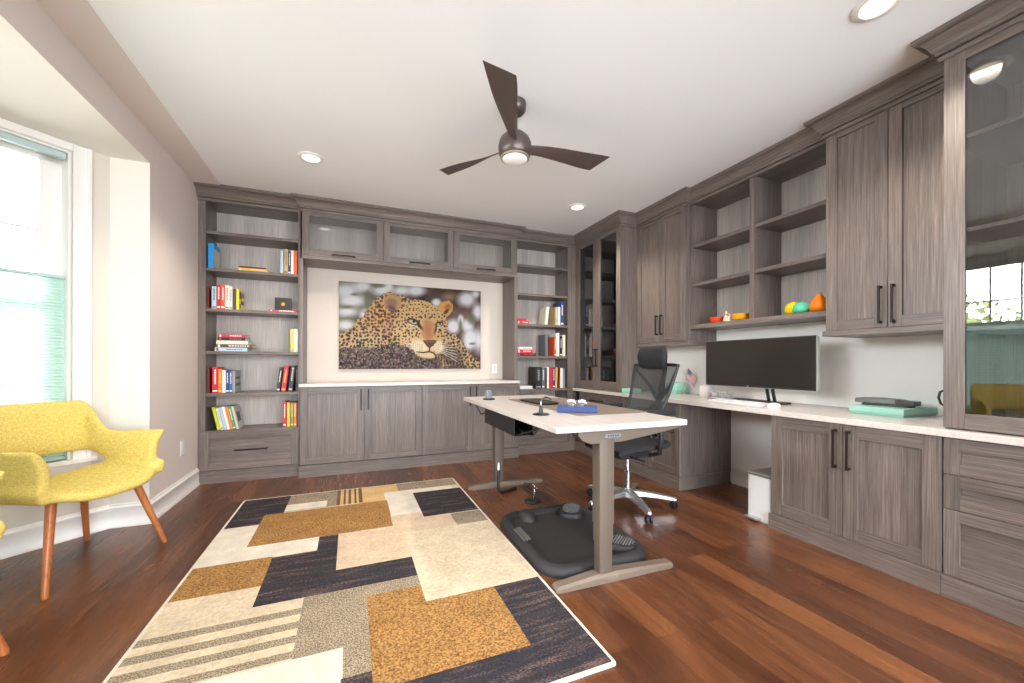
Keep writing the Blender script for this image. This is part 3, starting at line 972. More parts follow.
NX, NY = 330, 200
lc = leopard_colors(NX, NY)
x0, x1, z0, z1, yf = -.120, 1.490, 1.035, 1.993, 4.690
xs = np.linspace(x0, x1, NX + 1); zs = np.linspace(z1, z0, NY + 1)
gx, gz = np.meshgrid(xs, zs)
vs = np.stack([gx.ravel(), np.full(gx.size, yf), gz.ravel()], 1)
ii, jj = np.meshgrid(np.arange(NX), np.arange(NY)); a = (jj * (NX + 1) + ii).ravel()
fs = np.stack([a, a + NX + 1, a + NX + 2, a + 1], 1).tolist()
me = bpy.data.meshes.new('printed_face'); me.from_pydata(vs.tolist(), [], fs)
ca = me.color_attributes.new('print', 'FLOAT_COLOR', 'CORNER')
rgba = np.ones((NX * NY, 4)); rgba[:, :3] = lc.reshape(-1, 3)
ca.data.foreach_set('color', np.repeat(rgba, 4, axis=0).ravel().astype(np.float32))
pm = new_mat('canvas_print', (1, 1, 1, 1), .6, spec=.2)
vc = nd(pm, 'ShaderNodeVertexColor'); vc.layer_name = 'print'; setc(pm, vc.outputs['Color'])
me.materials.append(pm)
pic = thing('wall_picture', 'wide canvas print of a resting leopard hanging in the niche above the low cabinets', 'picture', ((x0 + x1) / 2, 4.70, z0))
po = bpy.data.objects.new('printed_face', me); COL.objects.link(po); po.parent = pic
me.transform(Matrix.Translation(-Vector(pic.location)))
b = MB(); b.box(x0, x1, yf + .0004, 4.719, z0, z1); b.build('canvas_edge', new_mat('canvas_edge', srgb(96, 78, 66), .8), pic)

# ------------------------------------------------------------------ books
BC = dict(skyblue=(40, 150, 220), paleblue=(178, 205, 220), tan=(190, 165, 120), darkgrey=(62, 62, 66), white=(236, 234, 228), orangered=(224, 92, 48),
          maroon=(110, 32, 34), red=(206, 34, 40), cream=(228, 220, 200), yellow=(238, 218, 40), orange=(238, 130, 50), navy=(34, 62, 120), blue=(40, 100, 170),
          grey=(150, 150, 150), black=(34, 33, 36), crimson=(196, 40, 62), navydark=(36, 44, 62), lime=(176, 204, 40), green=(60, 160, 110), greige=(198, 190, 176),
          amber=(226, 176, 70), olive=(132, 150, 80), slate=(104, 110, 118), darkgreen=(48, 74, 66), brown=(96, 66, 48), pink=(214, 140, 140))
BND = dict(w=(240, 238, 232), c=(222, 206, 178), br=(120, 82, 56), tl=(60, 120, 130), r=(190, 60, 60), g=(150, 150, 146), p=(84, 60, 130), y=(244, 206, 60), dk=(70, 66, 70))
bmats = {k: new_mat('cover_' + k, srgb(*v), .45) for k, v in BC.items()}
nmats = {k: new_mat('print_' + k, srgb(*v), .5) for k, v in BND.items()}
page_m = new_mat('book_pages', srgb(232, 226, 210), .9)


def book(name, T, w, d, h, color, band, root, pattern=None):
    """T maps (thickness, depth from spine, height) to local coordinates"""
    c = .0028
    b = MB(); b.box(0, w, 0, c, 0, h, 0, T); b.box(0, c, c, d, 0, h, 0, T); b.box(w - c, w, c, d, 0, h, 0, T)
    if band and not pattern:
        lo_, hi_ = (.36, .66) if w > .016 else (.25, .75)
        q = random.Random(int(w * 1e5) + int(h * 1e4)); zc = h * q.uniform(.34, .44)
        while zc < h * .86:
            dz = h * q.uniform(.035, .075); b.box(w * lo_, w * hi_, -.0004, c, zc, zc + dz, 1, T); zc += dz + h * .018
        b.box(w * .1, w * .9, -.0003, c, h * .05, h * .11, 1, T)
    if pattern:
        for q in pattern: b.box(w - c, w + .0006, d * q[0], d * q[1], h * q[2], h * q[3], 1, T)
    ms = [bmats[color], nmats[band] if band else bmats[color]]
    b.build('cover', ms, root, world=False)
    p = MB(); p.box(c + .0002, w - c - .0002, c + .0002, d - .004, .004, h - .004, 0, T); p.build('pages', page_m, root, world=False)


PATS = {'yellow and purple': [(.1, .5, .55, .9), (.35, .9, .3, .5), (.1, .35, .1, .3), (.6, .9, .65, .88)], 'cover turned outwards leaning': [(.2, .75, .3, .72)],
        'diagonal': [(.1, .9, .62, .72), (.1, .9, .3, .42)], 'cover turned': [(.15, .8, .4, .7)], 'sky blue and white': [(.10, .92, .10, .80)]}
SPINE_Y = 4.415


def shelf_book(row, group):
    x0, x1, z, h, color, lean, d, label, band = row
    x0 = max(x0, -1.2185); w = max(x1 - x0, .008)
    pat = None
    for k, v in PATS.items():
        if k in label: pat = v; break
    if pat:
        band = {'sky': 'g', 'boo': 'p'}.get(label[:3] if 'yellow and purple' in label else 'xx', 'dk')
        if 'yellow and purple' in label: band = 'p'
        if 'sky blue' in label: color, band = 'skyblue', 'c'
    if lean >= 0:
        t = thing('book', label, 'book', (x1, SPINE_Y + .004 * random.random(), z), 0, group); T = lambda a, e, c: (a - w, e, c)
    else:
        t = thing('book', label, 'book', (x0, SPINE_Y + .004 * random.random(), z), 0, group); T = lambda a, e, c: (a, e, c)
    t.rotation_euler = (0, math.radians(lean), 0)
    book('book', T, w, d, h, color, band, t, pat)


LEFT_BOOKS = [
(-1.214, -1.171, 1.9705, 0.231, 'skyblue', 0, 0.2, 'thick sky blue and white book at the left of the second shelf, left bookcase', 'w'),
(-0.635, -0.61, 1.9705, 0.222, 'paleblue', 0, 0.2, 'pale blue book left of the upright row, second shelf, left bookcase', 'c'),
(-0.603, -0.572, 1.9705, 0.243, 'tan', 0, 0.2, 'tan book with brown bands, second of the upright row, second shelf, left bookcase', 'br'),
(-0.569, -0.547, 1.9705, 0.225, 'darkgrey', 0, 0.2, 'dark grey book between tan and white books, second shelf, left bookcase', 'w'),
(-0.544, -0.522, 1.9705, 0.236, 'white', 0, 0.2, 'white book beside the orange book, second shelf, left bookcase', None),
(-0.521, -0.491, 1.9705, 0.239, 'orangered', 0, 0.2, 'orange-red book at the right end of the second shelf, left bookcase', None),
(-1.232, -1.207, 1.6005, 0.197, 'maroon', 0, 0.2, 'maroon book against the left side, third shelf, left bookcase', None),
(-1.186, -1.151, 1.6005, 0.208, 'paleblue', 0, 0.2, 'pale blue and white book beside a red book, third shelf, left bookcase', 'tl'),
(-1.149, -1.117, 1.6005, 0.222, 'red', 0, 0.2, 'red book with pale title, third shelf, left bookcase', 'w'),
(-1.115, -1.085, 1.6005, 0.231, 'orangered', 0, 0.2, 'orange-red book beside the white pair, third shelf, left bookcase', 'w'),
(-1.083, -1.052, 1.6005, 0.224, 'white', 0, 0.2, 'white book next to the orange-red one, third shelf, left bookcase', 'r'),
(-1.05, -1.026, 1.6005, 0.216, 'cream', 0, 0.2, 'cream book beside the dark grey spine, third shelf, left bookcase', 'g'),
(-1.021, -0.997, 1.6005, 0.194, 'darkgrey', 0, 0.2, 'dark grey book beside the yellow and purple one, third shelf, left bookcase', 'w'),
(-0.995, -0.974, 1.6005, 0.196, 'yellow', 0, 0.2, 'book with yellow and purple cover turned outwards, third shelf, left bookcase', 'p'),
(-0.547, -0.517, 1.2105, 0.223, 'yellow', 0, 0.2, 'bright yellow book at the right end of the fourth shelf, left bookcase', 'g'),
(-0.515, -0.494, 1.2105, 0.227, 'white', 0, 0.2, 'white book beside the bright yellow one, fourth shelf, left bookcase', 'c'),
(-0.493, -0.481, 1.2105, 0.219, 'cream', 0, 0.2, 'thin cream book in the right corner of the fourth shelf, left bookcase', None),
(-1.232, -1.201, 0.8235, 0.222, 'maroon', 0, 0.2, 'dark red book in the left corner of the fifth shelf, left bookcase', None),
(-1.182, -1.137, 0.8235, 0.24, 'red', 0, 0.2, 'thick red book with white title, fifth shelf, left bookcase', 'w'),
(-1.134, -1.107, 0.8235, 0.222, 'orange', 0, 0.2, 'orange book with yellow top beside the thick red one, fifth shelf, left bookcase', 'y'),
(-1.104, -1.077, 0.8235, 0.21, 'white', 0, 0.2, 'white book beside two blue ones, fifth shelf, left bookcase', None),
(-1.076, -1.051, 0.8235, 0.208, 'navy', 0, 0.2, 'navy book with white title, fifth shelf, left bookcase', 'w'),
(-1.049, -1.027, 0.8235, 0.205, 'blue', 0, 0.2, 'blue book between navy and grey books, fifth shelf, left bookcase', 'w'),
(-1.025, -1.005, 0.8235, 0.204, 'grey', 0, 0.2, 'grey book with diagonal cover pattern, fifth shelf, left bookcase', 'dk'),
(-0.669, -0.641, 0.8235, 0.235, 'black', 7, 0.2, 'black book leaning at the left of the right-hand group, fifth shelf', 'w'),
(-0.629, -0.59, 0.8235, 0.249, 'crimson', 7, 0.2, 'crimson book with yellow foot leaning right, fifth shelf', 'y'),
(-0.567, -0.531, 0.8235, 0.249, 'navydark', 6, 0.2, 'dark navy book with pale title leaning right, fifth shelf', 'c'),
(-0.502, -0.481, 0.8235, 0.239, 'black', 0, 0.2, 'black upright book in the right corner of the fifth shelf, left bookcase', 'br'),
(-1.14, -1.117, 0.4785, 0.215, 'lime', -12, 0.2, 'lime green book leaning left on the lowest shelf, left bookcase', 'y'),
(-1.113, -1.09, 0.4785, 0.204, 'cream', -12, 0.2, 'cream book leaning on the lime one, lowest shelf, left bookcase', 'g'),
(-1.085, -1.065, 0.4785, 0.213, 'paleblue', -12, 0.2, 'pale blue-grey book leaning in the middle of the left group, lowest shelf', None),
(-1.062, -1.043, 0.4785, 0.218, 'white', -12, 0.2, 'white book leaning against pale blue-grey one, lowest shelf', None),
(-1.04, -1.019, 0.4785, 0.215, 'orange', -12, 0.2, 'orange book leaning between white and green, lowest shelf', None),
(-1.016, -0.996, 0.4785, 0.219, 'green', -12, 0.2, 'green book with white head leaning, lowest shelf, left bookcase', 'w'),
(-0.991, -0.972, 0.4785, 0.218, 'greige', -12, 0.2, 'pale book with cover turned outwards leaning right of the green one, lowest shelf', 'dk'),
(-0.61, -0.584, 0.4785, 0.247, 'red', 0, 0.2, 'red book with white foot at the right of the lowest shelf, left bookcase', 'w'),
(-0.578, -0.55, 0.4785, 0.236, 'amber', 0, 0.2, 'amber book beside the red one, right of the lowest shelf', 'y'),
(-0.545, -0.521, 0.4785, 0.235, 'olive', 0, 0.2, 'olive green book between amber and orange, right of the lowest shelf', 'y'),
(-0.517, -0.496, 0.4785, 0.234, 'orange', 0, 0.2, 'orange book next to the corner, right of the lowest shelf', 'w'),
(-0.494, -0.481, 0.4785, 0.229, 'darkgrey', 0, 0.2, 'dark grey book in the right corner of the lowest shelf, left bookcase', None),
]
CORNER_BOOKS = [
(2.239, 2.275, 1.5825, 0.224, 'cream', 7, 0.19, 'cream book with cover turned outwards leaning, fourth shelf from the floor, corner bookcase', None),
(2.386, 2.423, 1.5825, 0.232, 'tan', 0, 0.2, 'tan book leaning beside the cream one, corner bookcase', 'c'),
(2.428, 2.457, 1.5825, 0.234, 'white', 0, 0.2, 'white book beside the navy one, corner bookcase', None),
(2.462, 2.509, 1.5825, 0.3, 'navy', 0, 0.2, 'tall navy book with white top, corner bookcase', 'w'),
(2.245, 2.281, 1.1925, 0.271, 'slate', 0, 0.19, 'slate grey book with cover turned outwards, third shelf, corner bookcase', None),
(2.374, 2.4, 1.1925, 0.243, 'orangered', 0, 0.2, 'orange book beside a white one, third shelf, corner bookcase', 'w'),
(2.404, 2.446, 1.1925, 0.295, 'white', 0, 0.2, 'tall white book right of the orange one, third shelf, corner bookcase', None),
(2.454, 2.486, 1.1925, 0.258, 'black', 0, 0.2, 'black book between two white ones, third shelf, corner bookcase', 'w'),
(2.492, 2.53, 1.1925, 0.272, 'cream', 0, 0.2, 'off-white book near the right side, third shelf, corner bookcase', None),
(2.112, 2.197, 0.7905, 0.267, 'black', 0, 0.2, 'thick black book with fine white lettering, second shelf, corner bookcase', 'g'),
(2.203, 2.239, 0.7905, 0.262, 'slate', 0, 0.2, 'slate book beside the thick black one, corner bookcase', 'w'),
(2.242, 2.27, 0.7905, 0.259, 'darkgreen', 0, 0.2, 'dark green book left of the white and red ones, corner bookcase', None),
(2.273, 2.298, 0.7905, 0.267, 'white', 0, 0.2, 'slim white book left of the red one, corner bookcase', None),
(2.301, 2.349, 0.7905, 0.267, 'red', 0, 0.2, 'bright red book in the middle of the row, corner bookcase', 'r'),
(2.353, 2.386, 0.7905, 0.263, 'navy', 0, 0.2, 'navy book right of the bright red one, corner bookcase', 'w'),
(2.388, 2.414, 0.7905, 0.26, 'amber', 2, 0.2, 'amber book leaning between navy and maroon ones, corner bookcase', None),
(2.431, 2.451, 0.7905, 0.254, 'maroon', 2, 0.2, 'maroon book leaning near the row end, corner bookcase', None),
(2.46, 2.495, 0.7905, 0.254, 'white', 0, 0.2, 'white book at the right end of the row, corner bookcase', None),
(2.501, 2.524, 0.7905, 0.247, 'grey', 0, 0.2, 'thin grey book last in the row, corner bookcase', None),
]
for r_ in LEFT_BOOKS: shelf_book(r_, 'books in the left bookcase')
for r_ in CORNER_BOOKS: shelf_book(r_, 'books in the corner bookcase')


def flat_book(x0, x1, z, th, color, label, band=None, y=4.41, d=.17, group='books lying flat', rot=0):
    t = thing('book', label, 'book', (x0, y, z), math.radians(rot), group)
    book('book', lambda a, e, c: (c, e, a), th, d, x1 - x0, color, band, t)


flat_book(-.982, -.742, 1.9705, .028, 'amber', 'amber book lying flat in the middle of the second shelf', 'c')
flat_book(-.975, -.755, 1.999, .014, 'maroon', 'thin dark red book lying on the amber one, second shelf', None)
flat_book(-.730, -.491, 1.6005, .016, 'crimson', 'flat red book under the black framed medal, third shelf', 'w')
ST = [(-1.160, -.906, .034, 'paleblue', 'pale blue book at the bottom of the flat stack, fourth shelf', 'r'), (-1.150, -.868, .030, 'brown', 'long brown book second from the bottom of the flat stack, fourth shelf', 'w'),
      (-1.149, -.902, .034, 'cream', 'cream book in the middle of the flat stack, fourth shelf', None), (-1.137, -.922, .030, 'black', 'black book with red patch second from the top of the flat stack', 'r'),
      (-1.134, -.922, .026, 'crimson', 'crimson book on top of the flat stack, fourth shelf', 'w')]
zz = 1.2105
for s in ST:
    flat_book(s[0], s[1], zz, s[2], s[3], s[4], s[5]); zz += s[2] + .0005
flat_book(1.872, 2.019, 1.5825, .038, 'red', 'red book lying flat, lower one of the pair on the fourth shelf, corner bookcase', 'w')
flat_book(1.880, 1.985, 1.6208, .026, 'crimson', 'smaller crimson book lying on the flat red one, corner bookcase', None)
flat_book(1.872, 2.114, 1.1925, .034, 'black', 'long black book at the bottom of the flat pile, corner bookcase', 'r')
flat_book(1.872, 2.070, 1.2268, .046, 'red', 'red book with white letters in the flat pile, corner bookcase', 'w')
flat_book(1.872, 2.060, 1.2731, .030, 'white', 'white and red book on top of the flat pile, corner bookcase', 'r')
flat_book(1.900, 2.071, .7905, .034, 'white', 'white book lying flat beside the thick black book, corner bookcase', None)
# books behind the glass doors of the corner cabinet (spines face the room, -x)
GB = [(4.655, .022, 1.536, .235, 'cream', 6, 'cream book leaning behind the left glass door, upper lit shelf'), (4.612, .02, 1.536, .225, 'greige', 6, 'pale book leaning right of the cream one behind the left glass door'),
      (4.640, .028, 1.173, .25, 'tan', 0, 'tan book standing behind the left glass door, middle shelf'), (4.590, .024, 1.173, .245, 'cream', 3, 'cream book beside the tan one behind the left glass door'),
      (4.640, .026, .823, .22, 'pink', 8, 'pinkish book leaning behind the left glass door, lowest shelf'), (4.590, .03, .823, .215, 'maroon', 8, 'maroon book leaning in the middle behind the left glass door, lowest shelf'),
      (4.530, .024, .823, .215, 'greige', 8, 'greige book leaning at the right behind the left glass door, lowest shelf')]
for y, w, z, h, c_, lean, label in GB:
    t = thing('book', label, 'book', (2.93, y, z + .0005), 0, 'books in the corner glass cabinet')
    t.rotation_euler = (math.radians(lean), 0, 0)
    book('book', (lambda w: lambda a, e, c: (e, -a, c))(w), w, .17, h, c_, None, t)
for y0, y1, z, th, c_, label in [(3.93, 4.17, 1.536, .035, 'red', 'red book lying flat behind the right glass door, upper shelf'), (3.93, 4.21, 1.173, .03, 'black', 'black book lying flat behind the right glass door, middle shelf'),
                                 (3.94, 4.20, 1.2035, .03, 'pink', 'pinkish book lying on the black one behind the right glass door'), (3.93, 4.20, .823, .03, 'cream', 'cream book lying flat behind the right glass door, lowest shelf')]:
    t = thing('book', label, 'book', (2.93, y0, z + .0005), 0, 'books in the corner glass cabinet')
    book('book', lambda a, e, c: (e, c, a), th, .2, y1 - y0, c_, None, t)

t = thing('framed_medal', 'black display box with a round gold medal, on the third shelf of the left bookcase', 'display box', (-.612, 4.425, 1.6172))
t.rotation_euler = (math.radians(-8), 0, math.radians(4))
b = MB(); b.box(-.072, .072, 0, .03, 0, .125); b.build('case', plastic_black, t, .003, world=False)
b = MB(); b.box(-.03, .03, -.0012, .0, .03, .09); b.build('inlay', new_mat('inlay_black', srgb(54, 48, 40), .6), t, world=False)
gold = new_mat('gold', srgb(222, 176, 84), .25, .9)
b = MB(); b.lathe([(0, 0), (.017, 0), (.019, .002), (.017, .004), (0, .004)], (0, -.001, .06), 20, axis=(0, -1, 0)); b.build('medal', gold, t, world=False)

# ------------------------------------------------------------------ standing desk
desk_m = new_mat('desk_white_oak', srgb(214, 205, 199), .4)
f = noise(desk_m, coords(desk_m, (40, 2, 1), False), 1, 4, .6)
setc(desk_m, ramp(desk_m, f, [(.3, srgb(184, 175, 169)), (.7, srgb(197, 189, 183))]))
frame_m = new_mat('taupe_metal', srgb(96, 85, 75), .5, .2)
foot_m = new_mat('taupe_foot', srgb(112, 98, 86), .55, .05)
DX0, DX1, DY0, DY1, DZ = .910, 1.702, 1.630, 3.413, .803
DC = ((DX0 + DX1) / 2, (DY0 + DY1) / 2)
dk = thing('standing_desk', 'long height-adjustable desk with pale top and taupe legs in the middle of the room', 'desk', (DC[0], DC[1], 0), math.radians(-1.15))


def dloc(x, y): return (x - DC[0], y - DC[1])


b = MB(); b.box(DX0 - DC[0], DX1 - DC[0], DY0 - DC[1], DY1 - DC[1], DZ - .030, DZ); b.build('desktop', desk_m, dk, .003, world=False)
for fy, sgn in ((1.692, 1), (3.330, -1)):
    cx, cy = 1.210 - DC[0], fy - DC[1]
    b = MB()
    rings = []
    for x, hw, z1, z0 in ((.930, .026, .022, .001), (.944, .034, .030, .0), (1.15, .036, .050, 0), (1.28, .036, .050, 0), (1.626, .034, .030, 0), (1.640, .026, .022, .001)):
        x -= DC[0]
        rings.append([(x, cy - hw, z0), (x, cy + hw, z0), (x, cy + hw, z1 * .7), (x, cy + hw * .7, z1), (x, cy - hw * .7, z1), (x, cy - hw, z1 * .7)])
    b.rings(rings); b.build('foot', foot_m, dk, .003, world=False)
    leg = MB()
    leg.prism(rrect(.076, .056, .006, 2, cx, cy), .048, .20); s1 = leg.build('leg', frame_m, dk, .001, world=False)
    q = MB(); q.prism(rrect(.083, .063, .006, 2, cx, cy), .20, .295); q.build('leg_stage', frame_m, s1, .001, world=False)
    q = MB(); q.prism(rrect(.088, .071, .006, 2, cx, cy), .295, .727)
    q.box(cx - .0450, cx - .0435, cy - .022, cy - .014, .30, .72); q.build('leg_sleeve', frame_m, s1, .001, world=False)
    # tapered support bracket below the top
    br = MB()
    xs_ = [(1.045, .752, .7725), (1.07, .722, .7725), (1.12, .704, .7725), (1.30, .706, .7725), (1.50, .730, .7725), (1.68, .757, .7725)]
    br.rings([[(x - DC[0], cy - .034, z0_), (x - DC[0], cy + .034, z0_), (x - DC[0], cy + .034, z1_), (x - DC[0], cy - .034, z1_)] for x, z0_, z1_ in xs_])
    bo = br.build('bracket', frame_m, dk, .003, world=False)
    if sgn == 1:
        q = MB(); q.prism(rrect(.095, .018, .008, 4, 0, 0), 0, .0015, T=lambda x, y, z: (cx + .035 + x, cy - .0342 - z, .740 + y)); q.build('badge', new_mat('badge_grey', srgb(120, 122, 128), .4, .4), bo, world=False)
        q = MB()
        for k in range(5):
            xx = cx + .003 + k * .014
            q.box(xx, xx + .009, cy - .0366, cy - .0355, .736, .745); 
        q.build('badge_lettering', new_mat('badge_dark', srgb(50, 52, 60), .4), bo, world=False)
for xx in (1.12, 1.29):
    b = MB(); b.box(xx - DC[0], xx + .04 - DC[0], 1.735 - DC[1], 3.285 - DC[1], .727, .7725); b.build('rail', frame_m, dk, .002, world=False)
b = MB(); b.box(.945 - DC[0], 1.075 - DC[0], 2.26 - DC[1], 2.88 - DC[1], .650, .654); b.box(.945 - DC[0], .949 - DC[0], 2.26 - DC[1], 2.88 - DC[1], .650, .7725)
b.box(1.071 - DC[0], 1.075 - DC[0], 2.26 - DC[1], 2.88 - DC[1], .650, .7725); b.box(.949 - DC[0], 1.071 - DC[0], 2.876 - DC[1], 2.88 - DC[1], .654, .7725)
b.build('cable_tray', plastic_black, dk, .001, world=False)
b = MB()
for pts in ([(.98, 2.36, .67), (.96, 2.22, .665), (.97, 2.16, .69), (1.0, 2.12, .70), (1.02, 2.05, .75)], [(1.02, 2.40, .68), (1.0, 2.21, .675), (1.02, 2.14, .67), (.99, 2.0, .74), (.97, 1.92, .770)],
            [(.97, 2.85, .74), (.955, 3.0, .70), (.98, 3.1, .69), (.97, 3.2, .74), (1.0, 3.25, .770)], [(1.0, 2.34, .69), (.98, 2.19, .675), (1.03, 2.08, .72)]):
    P = [Vector((x - DC[0], y - DC[1], z)) for x, y, z in pts]
    pp = []
    for i in range(len(P) - 1):
        for k in range(6): pp.append(P[i].lerp(P[i + 1], k / 6))
    for _ in range(3): pp = [pp[0]] + [(pp[i - 1] + pp[i] * 2 + pp[i + 1]) / 4 for i in range(1, len(pp) - 1)] + [pp[-1]]
    b = MB(); b.tube(pp, .004, 6); b.build('cable', plastic_black, dk, world=False)
b = MB(); ring = [(1.655 - DC[0] + .0, 1.70 - DC[1] + .022 * math.cos(a), .745 + .022 * math.sin(a)) for a in np.linspace(0, 6.283, 17)[:-1]]
b.tube(ring, .003, 6, closed=True); b.build('hook', plastic_black, dk, world=False)
b = MB(); b.box(1.20 - DC[0], 1.40 - DC[0], 2.2 - DC[1], 2.8 - DC[1], .70, .726); b.build('control_box', plastic_black, dk, .004, world=False)

# things on the desk
b = MB(); b.prism(rrect(.50, 1.10, .02, 4, 1.455, 2.50), DZ + .0005, DZ + .0035)
tag(b.build('desk_pad', new_mat('pad_taupe', srgb(124, 109, 96), .5), None, .001), 'taupe leather pad lying on the pale standing desk', 'desk pad')
b = MB(); b.rings([[(1.31 + (x - 1.31) * s, 2.72 + (y - 2.72) * s, z) for x, y in rrect(.17, .42, .05, 6, 1.33, 2.72)] for s, z in ((.92, DZ + .004), (1, DZ + .016), (.96, DZ + .016), (.88, DZ + .008))])
tag(b.build('desk_tray', new_mat('tray_black', srgb(40, 36, 34), .5), None), 'shallow black tray on the far half of the desk pad', 'tray')
t = thing('desk_gadget', 'small grey upright gadget on a black foot at the far corner of the standing desk', 'gadget', (1.055, 3.092, DZ + .0005), .3)
b = MB(); b.prism(rrect(.085, .075, .02, 4), 0, .012); b.build('base', plastic_black, t, .002, world=False)
b = MB(); b.rings([[(x * s, y * s + o, z) for x, y in rrect(.058, .04, .012, 4)] for s, o, z in ((1, 0, .012), (.95, .004, .04), (.82, .008, .072), (.7, .009, .077))]); b.build('body', new_mat('dock_grey', srgb(120, 128, 138), .4), t, .002, world=False)
t = thing('desk_stand', 'small black gooseneck stand with round base near the desk edge', 'stand', (1.033, 2.086, DZ + .0005))
b = MB(); b.lathe([(0, 0), (.048, 0), (.05, .004), (.04, .008), (.014, .011), (.011, .03), (.008, .055), (0, .056)], n=24); b.build('base', plastic_black, t, world=False)
neck = [Vector((0, 0, .05)), Vector((.002, 0, .075)), Vector((.012, .006, .093)), Vector((.035, .016, .100)), Vector((.06, .026, .096)), Vector((.085, .036, .082))]
b = MB(); b.tube(neck, [.0055, .0052, .005, .005, .005, .006], 8); b.build('neck', new_mat('dark_chrome', srgb(120, 118, 116), .25, .9), t, world=False)
navy_m = new_mat('navy_cover', srgb(38, 62, 116), .45)
t = thing('planner', 'navy blue planner lying on the near end of the desk pad', 'book', (1.30, 2.12, DZ + .0042), math.radians(-32), None)
b = MB(); b.prism(rrect(.24, .14, .006, 3), 0, .003); b.prism(rrect(.24, .14, .006, 3), .031, .034); b.box(-.119, .119, -.0698, -.066, .003, .031); b.build('cover', navy_m, t, .001, world=False)
b = MB(); b.prism(rrect(.23, .128, .004, 2, .0, .002), .0032, .0308); b.build('pages', page_m, t, world=False)
t = thing('eyeglasses', 'silver wire eyeglasses lying on the navy planner', 'glasses', (1.325, 2.165, DZ + .0385), math.radians(-28))
b = MB()
for s in (-1, 1):
    ringp = [(s * .034 + .026 * math.cos(a), 0, .018 + .019 * math.sin(a)) for a in np.linspace(0, 6.283, 19)[:-1]]
    b.tube(ringp, .0016, 6, closed=True)
    b.tube([(s * .06, 0, .022), (s * .063, .03, .021), (s * .06, .10, .015), (s * .056, .13, .002)], .0016, 6)
b.tube([(-.009, 0, .022), (0, -.001, .026), (.009, 0, .022)], .0015, 6)
b.build('frame', chrome, t, world=False)
b = MB()
for s in (-1, 1): b.prism([(s * .034 + .0255 * math.cos(a), .018 + .0185 * math.sin(a)) for a in np.linspace(0, 6.283, 19)[:-1]], -.0005, .0005, T=lambda x, y, z: (x, z, y))
b.build('lenses', cab_glass, t, world=False)

# ------------------------------------------------------------------ anti-fatigue mat
matm = new_mat('mat_rubber', srgb(37, 36, 38), .62); matf = new_mat('mat_foam', srgb(40, 38, 38), .8); matr = new_mat('mat_ridges', srgb(104, 101, 99), .6)
n_ = noise(matf, coords(matf, (1, 1, 1), False), 300, 2, .6); bump(matf, n_, .4, .002)
mt = thing('standing_mat', 'black contoured anti-fatigue mat on the floor under the standing desk', 'mat', (1.268, 2.19, 0), math.radians(-1.5))
W, D_ = .685, .86


def outline(w, d, r): return rrect(w, d, r, 8)


b = MB()
prof = [(0, .0), (0, .012), (.010, .036), (.032, .055), (.055, .053), (.076, .036), (.086, .020)]
b.rings([[(x, y, z) for x, y in outline(W - 2 * o, D_ - 2 * o, max(.05, .15 - o * .6))] for o, z in prof]); b.build('rim', matm, mt, world=False, angle=60)
b = MB(); b.prism(outline(W - .165, D_ - .165, .10), .002, .024); b.build('standing_pad', matf, mt, .006, world=False)
b = MB()
b.rings([[(-.14 + .055 * s * math.cos(a), .32 + .075 * s * math.sin(a), z) for a in np.linspace(0, 6.283, 21)[:-1]] for s, z in ((1.1, .026), (1, .050), (.8, .068), (.45, .078), (.1, .081))])
b.build('massage_mound', matm, mt, world=False, angle=60)
for cx, cy, an in ((.205, .31, -35), (.215, -.235, 40)):
    w_ = MB(); ca_, sa_ = math.cos(math.radians(an)), math.sin(math.radians(an))
    w_.rings([[(cx + (x * ca_ - y * sa_), cy + (x * sa_ + y * ca_), z) for x, y in rrect(.16 * s, .24 * s, .06 * s, 6)] for s, z in ((1.0, .024), (.97, .050), (.88, .056))])
    w_.build('foot_wedge', matm, mt, world=False, angle=60)
    q = MB()
    for i in range(-4, 5):
        for j in range(-6, 7):
            x, y = i * .015 + (.0075 if j % 2 else 0), j * .015
            if (x / .062) ** 2 + (y / .10) ** 2 < 1:
                px, py = cx + x * ca_ - y * sa_, cy + x * sa_ + y * ca_
                z = .057
                q.lathe([(.0052, z - .022), (.0052, z), (.003, z + .003), (0, z + .003)], (px, py, 0), 6)
    o = q.build('grip_nubs', matr, mt, world=False); o['kind'] = 'stuff'
q = MB()
for i in range(3):
    for j in range(9): q.box(-.315 + i * .016, -.306 + i * .016, -.06 + j * .020, -.048 + j * .020, .044 + i * .006, .0655 + (0 if i else -.006))
o = q.build('side_grip', matr, mt, world=False); o['kind'] = 'stuff'

# ------------------------------------------------------------------ cable hose and stand under the desk
t = thing('cable_hose', 'black flexible hose with a white end on the floor by the far desk leg', 'hose', (1.15, 3.10, 0))
P = [Vector(p) for p in ((1.148, 3.112, .21), (1.144, 3.106, .12), (1.142, 3.100, .055), (1.165, 3.102, .022), (1.215, 3.13, .016), (1.285, 3.165, .014), (1.345, 3.19, .014))]
pp = []
for i in range(len(P) - 1):
    for k in range(6): pp.append(P[i].lerp(P[i + 1], k / 6))
for _ in range(4): pp = [pp[0]] + [(pp[i - 1] + pp[i] * 2 + pp[i + 1]) / 4 for i in range(1, len(pp) - 1)] + [pp[-1]]
b = MB(); b.tube(pp, [.013 + (.0012 if i % 2 else 0) for i in range(len(pp))], 10); b.build('hose', plastic_black, t)
b = MB(); b.tube([(1.148, 3.112, .205), (1.149, 3.113, .27)], [.010, .008], 10); b.build('end_sleeve', plastic_white, t)
t = thing('floor_stand', 'low chrome stand with round black base on the floor under the desk', 'stand', (1.348, 2.862, 0))
b = MB(); b.lathe([(0, 0), (.062, 0), (.066, .006), (.060, .014), (.012, .018), (0, .018)], (1.348, 2.862, 0), 28); b.build('base', plastic_black, t)
